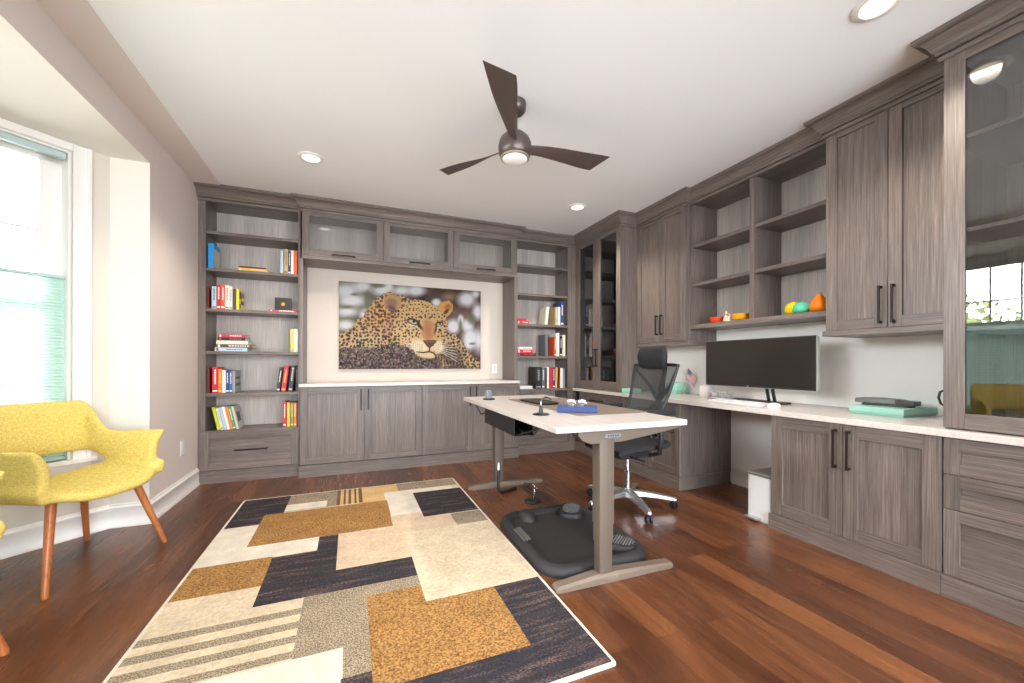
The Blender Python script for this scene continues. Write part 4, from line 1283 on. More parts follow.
b = MB(); b.tube([(1.355, 2.865, .016), (1.362, 2.868, .06), (1.368, 2.872, .10)], .007, 8); b.build('post', chrome, t)
b = MB(); b.tube([(1.392, 2.872, .088), (1.366, 2.872, .125), (1.340, 2.885, .138), (1.290, 2.91, .142)], [.006, .007, .007, .005], 8); b.build('arm', chrome, t)
b = MB(); b.lathe([(0, -.013), (.012, -.010), (.013, 0), (.012, .010), (0, .013)], (1.368, 2.872, .108), 12); b.build('joint', chrome, t)

# ------------------------------------------------------------------ mesh office chair (local: faces +x)
mesh_m = bpy.data.materials.new('chair_mesh'); mesh_m.use_nodes = True
p_ = mesh_m.node_tree.nodes['Principled BSDF']; p_.inputs['Base Color'].default_value = srgb(52, 53, 56); p_.inputs['Roughness'].default_value = .7
tb = nd(mesh_m, 'ShaderNodeBsdfTransparent'); mx = nd(mesh_m, 'ShaderNodeMixShader')
chk = nd(mesh_m, 'ShaderNodeTexWave'); chk.wave_type = 'BANDS'; chk.bands_direction = 'Z'
lk(mesh_m, coords(mesh_m, (1, 1, 1), False), chk.inputs['Vector']); chk.inputs['Scale'].default_value = 90
rp = ramp(mesh_m, chk.outputs['Fac'], [(.25, (.12, .12, .12, 1)), (.8, (.42, .42, .42, 1))])
lk(mesh_m, rp, mx.inputs[0]); lk(mesh_m, p_.outputs[0], mx.inputs[1]); lk(mesh_m, tb.outputs[0], mx.inputs[2])
lk(mesh_m, mx.outputs[0], mesh_m.node_tree.nodes['Material Output'].inputs[0])
alu = new_mat('polished_aluminium', srgb(214, 214, 216), .24, .85)
chair_black = new_mat('chair_black', srgb(26, 26, 29), .5); pad_m = new_mat('chair_pad', srgb(27, 27, 29), .8)
CH_A = math.radians(181)
ch = thing('office_chair', 'black mesh office chair with headrest and chrome star base behind the standing desk', 'chair', (1.993, 2.510, 0), CH_A)
base_rot = math.radians(-32) - CH_A
b = MB(); b.lathe([(0, .075), (.045, .075), (.05, .09), (.045, .125), (.028, .135), (.026, .14), (0, .14)], n=20)
for k in range(5):
    a = base_rot + k * math.radians(72); ca_, sa_ = math.cos(a), math.sin(a)
    rings = []
    for r_, w_, zt_, zb_ in ((.03, .034, .132, .080), (.12, .031, .126, .084), (.22, .026, .112, .078), (.33, .022, .092, .064), (.358, .015, .084, .062)):
        rings.append([(r_ * ca_ - s * w_ * sa_, r_ * sa_ + s * w_ * ca_, z) for s, z in ((-1, zb_), (1, zb_), (1, zt_ - .008), (.5, zt_), (-.5, zt_), (-1, zt_ - .008))])
    b.rings(rings)
b.build('star_base', alu, ch, .002, world=False)
for k in range(5):
    a = base_rot + k * math.radians(72); cx, cy = .342 * math.cos(a), .342 * math.sin(a)
    w_ = MB(); a2 = a + .7 + k
    ax = Vector((math.cos(a2), math.sin(a2), 0))
    for s in (-1, 1): w_.lathe([(0, -.008), (.024, -.008), (.026, -.004), (.026, .004), (.024, .008), (0, .008)], Vector((cx, cy, .0262)) + ax * .014 * s, 16, axis=ax)
    w_.tube([(cx, cy, .030), (cx, cy, .07)], .010, 8); w_.build('caster', plastic_black, ch, world=False)
b = MB(); b.lathe([(0, .13), (.024, .13), (.024, .27), (.0155, .275), (.0155, .40), (0, .40)], n=18); b.build('gas_lift', chrome, ch, world=False)
b = MB(); b.box(-.14, .13, -.09, .09, .385, .43); b.box(-.20, -.10, -.05, .05, .39, .44); b.tube([(.05, .09, .405), (.04, .24, .40)], .006, 6); b.tube([(-.05, -.09, .405), (-.05, -.22, .39)], .006, 6)
b.build('tilt_mechanism', chair_black, ch, .006, world=False)
b = MB()
sec = []
for i in range(13):
    t_ = i / 12; x = -.23 + .48 * t_; w_ = .235 + .02 * math.sin(math.pi * t_); z = .50 - .028 * max(0, (t_ - .72) / .28) ** 2 + .012 * (1 - t_)
    if i in (0, 12): w_ -= .02
    sec.append([(x, s * w_, z + dz) for s, dz in ((-1, -.03), (-1.0, 0.004), (-.8, .012), (0, .004), (.8, .012), (1, .004), (1, -.03), (0, -.045))])
b.rings(sec); b.build('seat', pad_m, ch, .006, world=False)
TILT = math.radians(10.5)


def bk(s, t_):
    """backrest sheet: s across -1..1, t up 0..1"""
    h_ = t_ * .54; w_ = .165 + .075 * t_
    lum = .045 * math.exp(-((t_ - .22) / .22) ** 2)
    x = -.190 + lum - h_ * math.sin(TILT) - .03 * t_ ** 2 + .045 * s * s
    return Vector((x, s * w_, .56 + h_ * math.cos(TILT)))


b = MB(); nu, nv = 14, 20
vs = [bk(-1 + 2 * i / nu, j / nv) for j in range(nv + 1) for i in range(nu + 1)]
fs = [(j * (nu + 1) + i, j * (nu + 1) + i + 1, (j + 1) * (nu + 1) + i + 1, (j + 1) * (nu + 1) + i) for j in range(nv) for i in range(nu)]
b.add(vs, fs); o = b.build('back_mesh', mesh_m, ch, world=False, angle=80)
edge = [bk(-1, j / 12) for j in range(13)] + [bk(-1 + 2 * i / 8, 1) + Vector((0, 0, .006 * (1 - (-1 + i / 4) ** 2))) for i in range(1, 8)] + [bk(1, 1 - j / 12) for j in range(13)] + [bk(1 - 2 * i / 8, 0) for i in range(1, 8)]
b = MB(); b.tube(edge, .0125, 8, closed=True); b.build('back_frame', chair_black, ch, world=False, angle=70)
b = MB()
top = bk(0, .93) + Vector((-.07, 0, 0)); mid = bk(0, .45) + Vector((-.085, 0, 0)); low = bk(0, .1) + Vector((-.075, 0, 0))
b.tube([(-.12, 0, .41), (-.22, 0, .43), low, mid, top], [.03, .028, .024, .02, .018], 10)
for s in (-1, 1):
    b.tube([mid, mid.lerp(bk(s * .95, .93), .5) + Vector((-.03, 0, 0)), bk(s * .95, .93) + Vector((-.006, 0, 0))], [.018, .014, .010], 8)
    b.tube([mid, mid.lerp(bk(s * .95, .12), .5) + Vector((-.03, 0, 0)), bk(s * .95, .12) + Vector((-.006, 0, 0))], [.018, .014, .010], 8)
b.build('back_support', chair_black, ch, world=False, angle=70)
b = MB(); hc = bk(0, 1) + Vector((.064, 0, .062))
rings = []
for i in range(13):
    s = -1 + i / 6; w_ = .155; rr = .058 * (1 - .25 * abs(s) ** 4) * (.35 if abs(s) > .99 else 1)
    cx = hc.x + .03 * s * s
    rings.append([(cx - .012 + rr * .62 * math.cos(a), s * w_, hc.z + rr * 1.65 * math.sin(a)) for a in np.linspace(0, 6.283, 15)[:-1]])
b.rings(rings); b.build('headrest', pad_m, ch, world=False, angle=70)
b = MB(); b.tube([top, top + Vector((-.005, 0, .07)), hc + Vector((-.05, 0, -.01)), hc + Vector((-.025, 0, 0))], [.017, .015, .013, .013], 8); b.tube([hc + Vector((-.045, -.05, -.005)), hc + Vector((-.045, .05, -.005))], .014, 8)
b.build('headrest_bracket', chair_black, ch, world=False, angle=70)
for s in (-1, 1):
    b = MB(); b.tube([(-.04, s * .20, .43), (-.05, s * .285, .46), (-.055, s * .295, .56), (-.05, s * .29, .735)], [.014, .016, .018, .018], 10)
    ar = b.build('armrest', chair_black, ch, world=False, angle=70)
    q = MB(); q.rings([[(x - .05, s * .29 + y, z) for x, y in rrect(.24 * k, .085 * k, .035 * k, 6)] for k, z in ((.92, .735), (1, .745), (1, .760), (.9, .768))]); q.build('arm_pad', pad_m, ar, world=False, angle=60)

# ------------------------------------------------------------------ yellow armchair (local: faces +x)
yel = new_mat('mustard_fabric', srgb(212, 196, 84), .9, spec=.15)
wv = noise(yel, coords(yel, (260, 260, 60), False), 1, 2, .6); wv2 = noise(yel, coords(yel, (60, 60, 300), False), 1, 2, .6)
mm_ = nd(yel, 'ShaderNodeMath', operation='MULTIPLY'); lk(yel, wv, mm_.inputs[0]); lk(yel, wv2, mm_.inputs[1])
setc(yel, ramp(yel, mm_.outputs[0], [(.12, srgb(192, 168, 84)), (.24, srgb(213, 190, 102)), (.38, srgb(228, 208, 134))]))
bump(yel, mm_.outputs[0], .35, .0015)


def sm(a, e, x):
    t_ = min(1, max(0, (x - a) / (e - a))); return t_ * t_ * (3 - 2 * t_)


def armchair(loc, rot, label):
    t = thing('armchair', label, 'armchair', loc, rot, None)
    b = MB()
    # seat: rounded slab
    n = 40; rings = []

    def seat_pt(a, k):
        c_, s_ = math.cos(a), math.sin(a)
        x = math.copysign(abs(c_) ** .62, c_) * (.325 if c_ > 0 else .27) * k; y = math.copysign(abs(s_) ** .62, s_) * .305 * k
        return x, y
    for k, dz in ((.80, -.042), (.96, -.036), (1.0, -.014), (.985, .006), (.92, .016), (.6, .010), (.25, .004), (.02, .002)):
        ring = []
        for j in range(n):
            x, y = seat_pt(2 * math.pi * j / n, k)
            z = .462 + dz + .045 * (abs(y) / .305) ** 3 - .030 * max(0, (x - .12) / .2) ** 2 * (1 if x > .12 else 0) - .03 * max(0, -x / .27)
            ring.append((x, y, z))
        rings.append(ring)
    b.rings(rings)
    # arms and back: one band with an opening over the rear of the seat
    N = 60; rings = []
    for i in range(N + 1):
        s = -1 + 2 * i / N; q = abs(s); sg = 1 if s >= 0 else -1
        if q < .42:
            th = q / .42 * math.radians(58)
            bx, by = -.335 + .13 * (1 - math.cos(th)) * 1.15, .31 * math.sin(th) / math.sin(math.radians(58))
        else:
            u_ = (q - .42) / .58
            bx, by = -.265 + .495 * u_, .31 - .03 * sm(.1, .9, u_)
        zt_ = .872 - .185 * sm(.36, .60, q) + .012 * sm(.7, 1, q)
        zb_ = .560 - .105 * sm(.40, .74, q) - .015 * sm(.8, 1, q)
        lean_b = .020 * (1 - sm(.3, .6, q)); out = .030 * sm(.45, .85, q) + .06 * (1 - sm(.2, .5, q))
        nx_, ny_ = (-math.cos(min(q / .42, 1) * math.radians(75)), math.sin(min(q / .42, 1) * math.radians(75)))
        if q > .42: nx_, ny_ = 0.0 - .12 * (1 - (q - .42) / .58), 1.0
        th_ = .024
        ring = []
        m_ = 7
        for side in (1, -1):
            for j in range(m_):
                v_ = j / (m_ - 1) if side == 1 else 1 - j / (m_ - 1)
                z = zb_ + (zt_ - zb_) * v_
                off = out * v_ ** 1.4 - .035 * math.sin(math.pi * v_) * sm(.45, .8, q) * .8 + .012 * sm(.8, 1, v_) * sm(.55, .9, q)
                tt = th_ * (1 if 0 < j < m_ - 1 else .35)
                o_ = off + side * tt
                ring.append((bx + nx_ * o_ + .012 * sm(.8, 1, q) * v_, sg * by + sg * ny_ * o_, z))
        rings.append(ring)
    b.rings(rings)
    # side gussets joining seat edge and arms
    for sg in (-1, 1):
        rings = []
        for i in range(9):
            u_ = i / 8; x = -.10 + .36 * u_
            rings.append([(x, sg * .22, .428), (x, sg * .300, .436), (x, sg * .316, .49), (x, sg * .295, .52), (x, sg * .24, .468)])
        b.rings(rings)
    o = b.build('shell', yel, t, world=False, angle=180)
    r_ = o.modifiers.new('fuse', 'REMESH'); r_.mode = 'VOXEL'; r_.voxel_size = .010; r_.use_smooth_shade = True
    s_ = o.modifiers.new('soften', 'SMOOTH'); s_.iterations = 14; s_.factor = .5
    for lx, ly in ((.254, -.283), (.254, .305), (-.24, -.285), (-.24, .285)):
        q = MB(); tx, ty = lx * .62, ly * .66
        q.tube([(lx, ly, .0015), (lx, ly, .012), ((lx + tx) / 2, (ly + ty) / 2, .22), (tx, ty, .432)], [.0125, .0135, .0175, .021], 16)
        q.build('leg', legwood, t, world=False, angle=60)
    return t


armchair((-1.421, 2.897, 0), math.radians(-26.4), 'mustard yellow armchair with splayed wooden legs in front of the bay window')
armchair((-1.572, 1.947, 0), math.radians(-26.4), 'second mustard armchair, only one wooden foot showing at the left picture edge')

# ------------------------------------------------------------------ ceiling fan
bronze = new_mat('fan_bronze', srgb(92, 80, 76), .34, .45); blade_m = new_mat('fan_blade', srgb(84, 70, 66), .45, .1)
FC = (.93, 2.243)
fan = thing('ceiling_fan', 'dark bronze three-blade ceiling fan with a white dome light', 'fan', (FC[0], FC[1], 2.34))
b = MB(); b.lathe([(0, 2.699), (.068, 2.699), (.070, 2.690), (.066, 2.655), (.050, 2.635), (.03, 2.630), (0, 2.630)], (*FC, 0), 32); b.build('canopy', bronze, fan)
b = MB(); b.lathe([(0, 2.49), (.016, 2.49), (.016, 2.64), (0, 2.64)], (*FC, 0), 16); b.build('downrod', bronze, fan)
b = MB(); b.lathe([(0, 2.520), (.03, 2.518), (.062, 2.505), (.088, 2.48), (.100, 2.45), (.103, 2.42), (.098, 2.388), (.088, 2.368), (.082, 2.364), (0, 2.364)], (*FC, 0), 40); b.build('motor_housing', bronze, fan, angle=60)
b = MB(); b.lathe([(.076, 2.366), (.088, 2.366), (.088, 2.358), (.080, 2.354), (.076, 2.356)], (*FC, 0), 40); b.build('light_ring', new_mat('brushed_nickel', srgb(206, 196, 180), .28, .9), fan, angle=50)
b = MB(); b.lathe([(0, 2.362), (.078, 2.362), (.076, 2.352), (.062, 2.342), (.035, 2.336), (0, 2.334)], (*FC, 0), 40)
b.build('light_dome', new_mat('frosted_dome', srgb(244, 242, 240), .35, emit=(1, .95, .88, 1), estr=.06), fan, angle=70)
for k in range(3):
    a = math.radians(120 * k); rad = Vector((math.cos(a), math.sin(a), 0)); chd = Vector((math.sin(a), -math.cos(a), 0))
    rings = []
    for i in range(22):
        t_ = i / 21
        w0 = .026 + .038 * t_ + .010 * math.sin(math.pi * t_); w1 = .030 + .056 * sm(.1, 1, t_)
        pitch = math.radians(34 - 20 * sm(0, .7, t_))
        zc_ = 2.432 + .024 * t_
        sweep_ = 0.0
        th_ = .010 - .006 * t_
        ring = []
        for s in np.linspace(-1, 1, 9):
            w_ = (w0 if s > 0 else w1) * s + sweep_
            rr_ = .075 + t_ * ((.657 if s > 0 else .592) * abs(s) + .628 * (1 - abs(s)) - .075)
            p = Vector((*FC, zc_)) + rad * rr_ + chd * (w_ * math.cos(pitch)) + Vector((0, 0, w_ * math.sin(pitch) - .012 * (1 - s * s) * 0))
            ring.append(p + Vector((0, 0, th_ * .5 * (1 - s * s * .8))))
        for s in np.linspace(1, -1, 9):
            w_ = (w0 if s > 0 else w1) * s + sweep_
            rr_ = .075 + t_ * ((.657 if s > 0 else .592) * abs(s) + .628 * (1 - abs(s)) - .075)
            p = Vector((*FC, zc_)) + rad * rr_ + chd * (w_ * math.cos(pitch)) + Vector((0, 0, w_ * math.sin(pitch)))
            ring.append(p - Vector((0, 0, th_ * .5 * (1 - s * s * .8))))
        rings.append(ring)
    b = MB(); b.rings(rings); b.build('blade', blade_m, fan, angle=50)

# ------------------------------------------------------------------ recessed lights
can_emit = new_mat('lamp_glow', (1, .9, .72, 1), .4, emit=(1, .86, .64, 1), estr=1.4)
CANS = [(-.289, 3.441, 'round recessed ceiling light near the left bookcase'), (2.141, 3.493, 'round recessed ceiling light near the far corner glass cabinet'),
        (2.161, 1.015, 'round recessed ceiling light near the tall glass cabinet by the camera'), (-.289, 1.015, 'round recessed ceiling light above the camera side of the rug, outside the frame'),
        (-.289, -1.10, 'unseen recessed light added behind the camera on the bay side for frontal fill'), (2.161, -1.10, 'unseen recessed light added behind the camera on the cabinet side for frontal fill')]  # the pair behind the camera is added for frontal light
for x, y, lab_ in CANS:
    t = thing('recessed_light', lab_, 'ceiling light', (x, y, H), 0, 'recessed ceiling lights')
    b = MB(); b.lathe([(.062, H - .0005), (.092, H - .0005), (.093, H - .004), (.086, H - .008), (.066, H - .010), (.062, H - .004)], (x, y, 0), 36); b.build('trim_ring', trim_m, t, angle=50)
    b = MB(); b.lathe([(0, H - .001), (.0615, H - .001), (.0615, H - .004), (0, H - .0045)], (x, y, 0), 32); b.build('lens', can_emit, t)
    l = bpy.data.lights.new('downlight', 'SPOT'); l.energy = CAN_POWER; l.color = (1, .91, .80); l.spot_size = math.radians(132); l.spot_blend = .6; l.shadow_soft_size = .055
    lo_ = bpy.data.objects.new('downlight', l); COL.objects.link(lo_); lo_.location = (x, y, H - .02)

# ------------------------------------------------------------------ things on the long worktop
CT = .7945
t = thing('monitor', 'ultrawide black monitor on a two-post stand on the right-hand worktop', 'monitor', (2.98, 2.175, CT), 0)
scr = new_mat('screen_black', srgb(44, 40, 36), .22); bez = new_mat('bezel', srgb(28, 28, 30), .4); silver = new_mat('silver_shell', srgb(190, 188, 184), .4, .4)


def mcurve(y): return 2.955 - .012 * ((y - 2.175) / .45) ** 2


b = MB(); rings = []
for i in range(17):
    y = 1.724 + .902 * i / 16; x = mcurve(y); rings.append([(x + .0, y, .918), (x + .0, y, 1.300), (x + .006, y, 1.299), (x + .006, y, .919)])
b.rings(rings); b.build('bezel', bez, t)
b = MB(); rings = []
for i in range(17):
    y = 1.732 + .886 * i / 16; x = mcurve(y); rings.append([(x - .0012, y, .930), (x - .0012, y, 1.292), (x + .004, y, 1.292), (x + .004, y, .930)])
b.rings(rings); b.build('screen', scr, t)
b = MB(); rings = []
for i in range(17):
    y = 1.718 + .912 * i / 16; x = mcurve(y); rings.append([(x + .0062, y, .914), (x + .0062, y, 1.302), (x + .032, y, 1.285), (x + .032, y, .93)])
b.rings(rings); b.build('back_shell', silver, t)
b = MB(); b.box(2.9525, 2.9545, 2.225, 2.240, .921, .926); b.build('power_light', plastic_white, t)
for y in (2.112, 2.066):
    b = MB(); b.rings([[(x, y + s, z) for x, s in ((px - .008, -.010), (px - .008, .010), (px + .008, .010), (px + .008, -.010))] for px, z in ((3.035, CT + .010), (3.01, CT + .10), (3.0, 1.08))]); b.build('stand_post', bez, t, .002)
b = MB(); b.prism(rrect(.17, .42, .02, 4, 3.06, 2.215), CT + .0005, CT + .012); b.build('stand_base', bez, t, .002)

t = thing('keyboard', 'white slim keyboard on the worktop in front of the monitor', 'keyboard', (2.80, 2.195, CT + .0005), math.radians(-3))
b = MB(); b.rings([[(x, y, z + .008 * (x > 0)) for x, y in rrect(.13, .48, .012, 4)] for z in (0, .010)]); b.build('case', plastic_white, t, .002, world=False)
q = MB()
for i in range(5):
    for j in range(15):
        if i == 0 and 4 < j < 10: continue
        x0_, y0_ = -.056 + i * .0225, -.230 + j * .0307; z_ = .0105 + (x0_ > 0) * .008
        q.box(x0_, x0_ + .019, y0_, y0_ + .027, z_ - .002 + .0, z_ + .003)
o = q.build('keys', new_mat('keycap', srgb(226, 226, 226), .5), t, .001, world=False); o['kind'] = 'stuff'
t = thing('computer_mouse', 'white computer mouse at the right end of the keyboard', 'mouse', (2.775, 1.895, CT + .0005), math.radians(8))
b = MB(); b.rings([[(x * s, y * s, z) for x, y in rrect(.105, .06, .028, 6)] for s, z in ((.96, 0), (1, .008), (.92, .020), (.7, .029), (.3, .033))]); b.build('body', plastic_white, t, world=False, angle=70)
b = MB(); b.box(.012, .032, -.003, .003, .024, .0325); b.build('scroll_wheel', new_mat('wheel_grey', srgb(120, 120, 120), .5), t, .002, world=False)
t = thing('canister', 'small white rounded canister beside the left end of the monitor', 'container', (3.115, 2.765, CT + .0005))
b = MB(); b.rings([[(x * s, y * s, z) for x, y in rrect(.115, .115, .035, 6)] for s, z in ((.94, 0), (1, .010), (1, .085), (.95, .098), (.8, .104))]); b.build('body', plastic_white, t, world=False, angle=50)
b = MB(); b.prism(rrect(.108, .108, .034, 6), -.0003, .006); b.build('foot', new_mat('router_foot', srgb(150, 150, 150), .5), t, world=False)
t = thing('charging_cable', 'clump of clear and white charging cables left of the keyboard', 'cable', (3.05, 2.555, CT + .0005))
rnd = random.Random(12); b = MB()
for k in range(4):
    pp = []; r0 = .045 + .012 * k
    for i in range(40):
        a = i / 40 * 2 * math.pi * 1.6 + k; pp.append((r0 * math.cos(a) * (1 + .25 * math.sin(3 * a + k)), .10 * math.sin(a) * (1 + .2 * math.cos(2 * a)) * .9, .006 + .022 * (1 + math.sin(a * 1.3 + k)) * (.5 + .3 * k)))
    b.tube(pp, .003, 6)
b.build('cable', new_mat('cable_grey', srgb(196, 196, 198), .3), t, world=False)
b = MB(); b.box(-.03, .03, -.055, .0, 0, .035); b.box(-.02, .02, .05, .09, .0, .055); b.build('adapter', plastic_white, t, .006, world=False)

teal = new_mat('teal_card', srgb(158, 210, 196), .5); teal_d = new_mat('teal_card_dark', srgb(138, 194, 178), .5)
t = thing('gift_box', 'flat teal box on the worktop with a grey gadget lying on it', 'box', (3.112, 1.388, CT + .0005), math.radians(-2))
b = MB(); b.box(-.165, .165, -.135, .135, 0, .036); b.build('tray', teal_d, t, .002, world=False)
b = MB(); b.box(-.168, .168, -.138, .138, .014, .048); b.build('lid', teal, t, .0025, world=False)
dvm = new_mat('device_grey', srgb(128, 127, 126), .38, .2); dvd = new_mat('device_dark', srgb(62, 61, 62), .4)
t = thing('handheld_gadget', 'grey and black gadget lying on the flat teal box', 'gadget', (3.095, 1.40, CT + .0492), math.radians(93))
b = MB(); b.prism(rrect(.24, .085, .02, 4, .0, 0), 0, .012); b.build('base', dvd, t, .002, world=False)
b = MB(); b.rings([[(x, s * w_, z) for s, z in ((-1, .014), (1, .014), (1, z1_ - .006), (.7, z1_), (-.7, z1_), (-1, z1_ - .006))] for x, w_, z1_ in ((-.125, .026, .036), (-.07, .034, .046), (.02, .036, .050), (.12, .032, .046), (.16, .024, .040))]); b.build('lever', dvm, t, .003, world=False)
b = MB(); b.box(-.14, -.05, -.042, .042, .012, .040)
b.lathe([(0, -.045), (.012, -.045), (.012, .045), (0, .045)], (-.06, 0, .034), 12, axis=(0, 1, 0)); b.build('punch_head', dvd, t, .004, world=False)
t = thing('jug', 'black jug whose looped handle peeks out behind the edge of the tall glass cabinet', 'jug', (3.02, 1.066, CT + .0005), math.radians(158))
b = MB(); b.lathe([(0, 0), (.046, 0), (.050, .006), (.050, .12), (.042, .165), (.036, .185), (.038, .195), (.033, .195), (.031, .185), (.036, .16), (.044, .12), (.044, .010), (0, .008)], n=28); b.build('body', plastic_black, t, world=False, angle=50)
b = MB(); b.tube([(.040, 0, .165), (.070, 0, .172), (.096, 0, .160), (.104, 0, .130), (.092, 0, .098), (.068, 0, .082), (.047, 0, .080)], .0055, 8); b.build('handle', plastic_black, t, world=False, angle=70)
for x, y, rz, lab_, w_ in ((2.735, 3.385, .05, 'small flat teal box on the worktop beside the corner glass cabinet', .13), (3.14, 3.17, .0, 'teal box holding the small flag, right of the chair back', .13)):
    t = thing('gift_box', lab_, 'box', (x, y, CT + .0005), rz, 'teal boxes behind the chair')
    hh = .045 if x < 3 else .11
    b = MB(); b.box(-.07, .07, -w_ / 2, w_ / 2, 0, hh * .7); b.build('tray', teal_d, t, .002, world=False)
    b = MB(); b.box(-.072, .072, -w_ / 2 - .002, w_ / 2 + .002, hh * .35, hh); b.build('lid', teal, t, .002, world=False)
# little flag standing beside the teal box
fm = new_mat('flag_cloth', (1, 1, 1, 1), .8)
t = thing('desk_flag', 'small red, white and blue striped flag on a stick behind the office chair', 'flag', (3.12, 3.07, CT + .0005), math.radians(-22.16))
b = MB(); b.lathe([(0, 0), (.018, 0), (.018, .005), (.005, .010), (0, .010)], n=16); b.tube([(0, 0, .008), (.030, 0, .13), (.060, 0, .265)], .0024, 6); b.build('stick', gold, t, world=False)
b = MB()
red_ = new_mat('flag_red', srgb(190, 60, 72), .8); blu_ = new_mat('flag_blue', srgb(58, 62, 96), .8); whi_ = new_mat('flag_white', srgb(236, 230, 228), .8)
O = Vector((.0595, -.004, .262)); ud = Vector((.62, 0, -.78)); vd = Vector((-.24, 0, -.97))
def fp(u_, v_): return O + ud * u_ * .135 + vd * v_ * .095 + Vector((0, -.004 + .006 * math.sin(u_ * 6 + v_ * 2), 0))
for r_ in range(13):
    for k in range(10):
        u0_, u1_, v0_, v1_ = k / 10, (k + 1) / 10, r_ / 13, (r_ + 1) / 13
        m_ = 1 if (k < 4 and r_ < 7) else (0 if r_ % 2 == 0 else 2)
        pts = [fp(u0_, v0_), fp(u1_, v0_), fp(u1_, v1_), fp(u0_, v1_)]
        b.add(pts, [(0, 1, 2, 3)], m_)
for r_ in range(4):
    for k in range(5):
        c_ = fp(.04 + k * .08, .05 + r_ * .13) + Vector((0, -.0015, 0))
        for sgn in (0, 1):
            c2 = c_ + Vector((0, .003 * sgn, 0))
            b.add([c2 + Vector((.003, 0, 0)), c2 + Vector((0, 0, .003)), c2 - Vector((.003, 0, 0)), c2 - Vector((0, 0, .003))], [(0, 1, 2, 3)], 2)
b.build('flag_cloth', [red_, blu_, whi_], t, world=False)

# pedal bin in the knee space
t = thing('pedal_bin', 'slim white pedal bin with grey lid on the floor under the worktop', 'bin', (2.80, 1.915, 0))
b = MB(); b.prism(rrect(.31, .175, .018, 4), .012, .315); b.build('body', new_mat('bin_white', srgb(240, 240, 240), .35), t, .002, world=False)
b = MB(); b.prism(rrect(.315, .18, .018, 4), .3155, .335); b.build('lid', new_mat('bin_lid', srgb(140, 134, 128), .35, .4), t, .004, world=False)
b = MB(); b.box(-.200, -.150, -.020, .078, .014, .030); b.build('pedal', alu, t, .004, world=False)
b = MB(); b.prism(rrect(.29, .16, .015, 4), .0005, .0115); b.build('base', plastic_white, t, world=False)

# ------------------------------------------------------------------ ornaments on the open shelf
SZ = 1.4625


def bowl(x, y, r, h, mat_o, mat_i, label, foot=None):
    t = thing('bowl', label, 'bowl', (x, y, SZ), 0, None)
    b = MB(); b.lathe([(0, .004), (r * .78, .004), (r * .92, h * .3), (r, h), (r - .006, h), (r * .86, h * .35), (r * .7, .012), (0, .012)], n=32); b.build('body', mat_o, t, world=False, angle=60)
    b = MB(); b.lathe([(0, 0), (r * .74, 0), (r * .76, .0039), (0, .0039)], n=32) if foot is None else b.lathe([(r * .70, 0), (r * .80, .0), (r * .95, .022), (r * .9, .024)], n=32); b.build('foot', mat_i, t, world=False)


redg = new_mat('red_glaze', srgb(220, 72, 34), .15); org = new_mat('orange_glaze', srgb(236, 126, 24), .12); yelg = new_mat('yellow_glaze', srgb(240, 214, 20), .12); tealg = new_mat('teal_glaze', srgb(92, 194, 160), .12)
amb = new_mat('amber_glaze', srgb(240, 164, 30), .15); drk = new_mat('bowl_base_dark', srgb(40, 20, 14), .4)
bowl(3.00, 2.565, .058, .052, redg, redg, 'small red bowl at the left on the open wall shelf')
bowl(3.01, 2.335, .068, .056, amb, drk, 'amber bowl with dark base on the open wall shelf')
t = thing('figurine', 'small gold and white figurine between the red and amber bowls', 'figurine', (2.99, 2.450, SZ))
wg = new_mat('figurine_cream', srgb(222, 210, 186), .4)
b = MB()
for dx, dy, h_, s_ in ((0, -.022, .062, 1), (0, .022, .056, .9), (-.01, 0, .088, 1.0)):
    b.lathe([(0, 0), (.016 * s_, 0), (.017 * s_, h_ * .3), (.010 * s_, h_ * .62), (.006 * s_, h_ * .70), (.010 * s_, h_ * .80), (.009 * s_, h_ * .92), (0, h_)], (dx, dy, .006), 12)
b.build('figures', wg, t, world=False, angle=60)
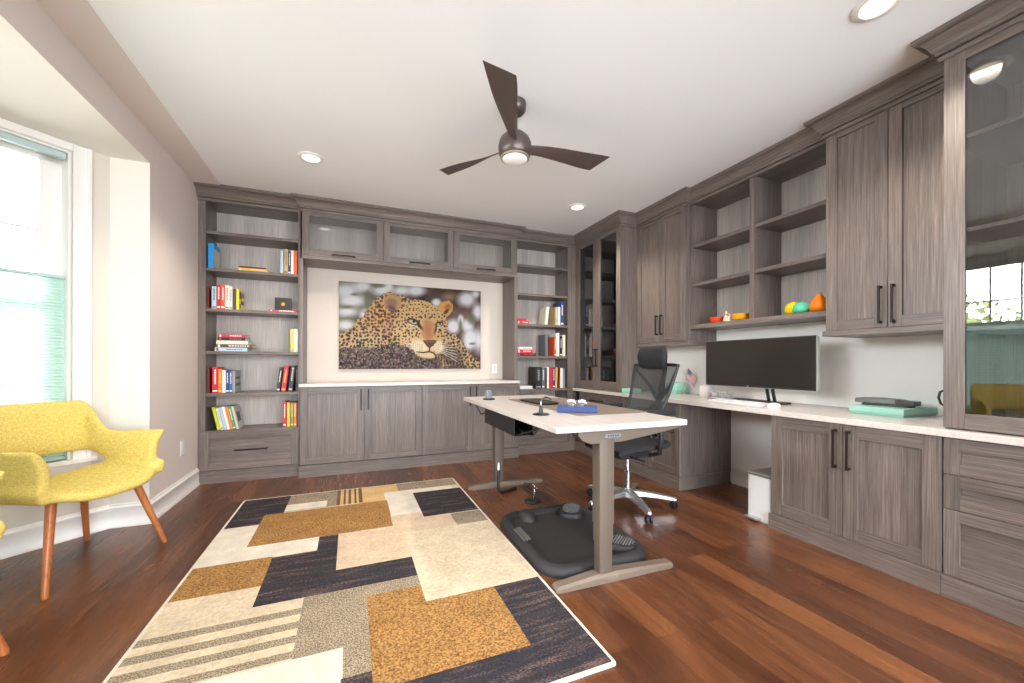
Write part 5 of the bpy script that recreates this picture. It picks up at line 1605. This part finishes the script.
b = MB(); b.prism(rrect(.06, .085, .02, 4), 0, .006); b.tube([(-.01, 0, .09), (-.008, 0, .112)], [.006, .001], 8); b.tube([(-.018, -.03, .05), (-.020, -.012, .062), (-.018, .012, .062), (-.018, .03, .048)], .004, 6); b.build('gilding', gold, t, world=False)


def vase(x, y, prof, mat, label, rimmat=None):
    prof = [(p[0] * .85, p[1] * .9) for p in prof]
    t = thing('vase', label, 'vase', (x, y, SZ), 0, None)
    b = MB(); b.lathe(prof, n=36); b.build('body', mat, t, world=False, angle=60)
    top = prof[-1]; zt_ = max(p[1] for p in prof); rt = [p[0] for p in prof if p[1] == zt_][0]
    b = MB(); b.lathe([(0, zt_ - .004), (rt * .8, zt_ - .004), (rt * .8, zt_ + .0004), (0, zt_ + .0004)], n=24); b.build('mouth', drk, t, world=False)


vase(3.06, 1.948, [(0, 0), (.03, 0), (.052, .012), (.064, .045), (.060, .078), (.042, .102), (.020, .112), (.012, .116), (.010, .116)], yelg, 'round yellow vase behind the teal one on the open wall shelf')
vase(3.0, 1.852, [(0, 0), (.026, 0), (.048, .010), (.064, .034), (.060, .062), (.042, .084), (.018, .096), (.010, .099), (.008, .099)], tealg, 'squat teal vase in front of the yellow one on the open wall shelf')
vase(3.005, 1.738, [(0, 0), (.04, 0), (.062, .012), (.070, .040), (.062, .074), (.040, .108), (.022, .130), (.018, .142), (.016, .142)], org, 'tall orange vase at the right end of the open wall shelf')


def wall_plate(name, label, cat, T, u, z, w=.072, h=.118, rocker=True):
    t = thing(name, label, cat, T(u, 0, z))
    b = MB(); b.box(u - w / 2, u + w / 2, -.006, -.0005, z - h / 2, z + h / 2, T=T); b.build('plate', plastic_white, t, .002)
    b = MB()
    if rocker: b.box(u - .017, u + .017, -.010, -.006, z - .034, z + .034, T=T)
    else:
        for dz in (-.02, .02): b.box(u - .015, u + .015, -.0085, -.006, z + dz - .014, z + dz + .014, T=T)
    b.build('rocker' if rocker else 'sockets', new_mat('plate_inner', srgb(226, 224, 220), .4), t, .001)


wall_plate('light_switch', 'white wall switch in the picture niche, low on the right', 'switch', TB(YB), 1.683, 1.035)
wall_plate('power_outlet', 'white power outlet on the left wall between armchair and bookcase', 'outlet', lambda u, d, z: (XL - d, u, z), 4.025, .405, rocker=False)
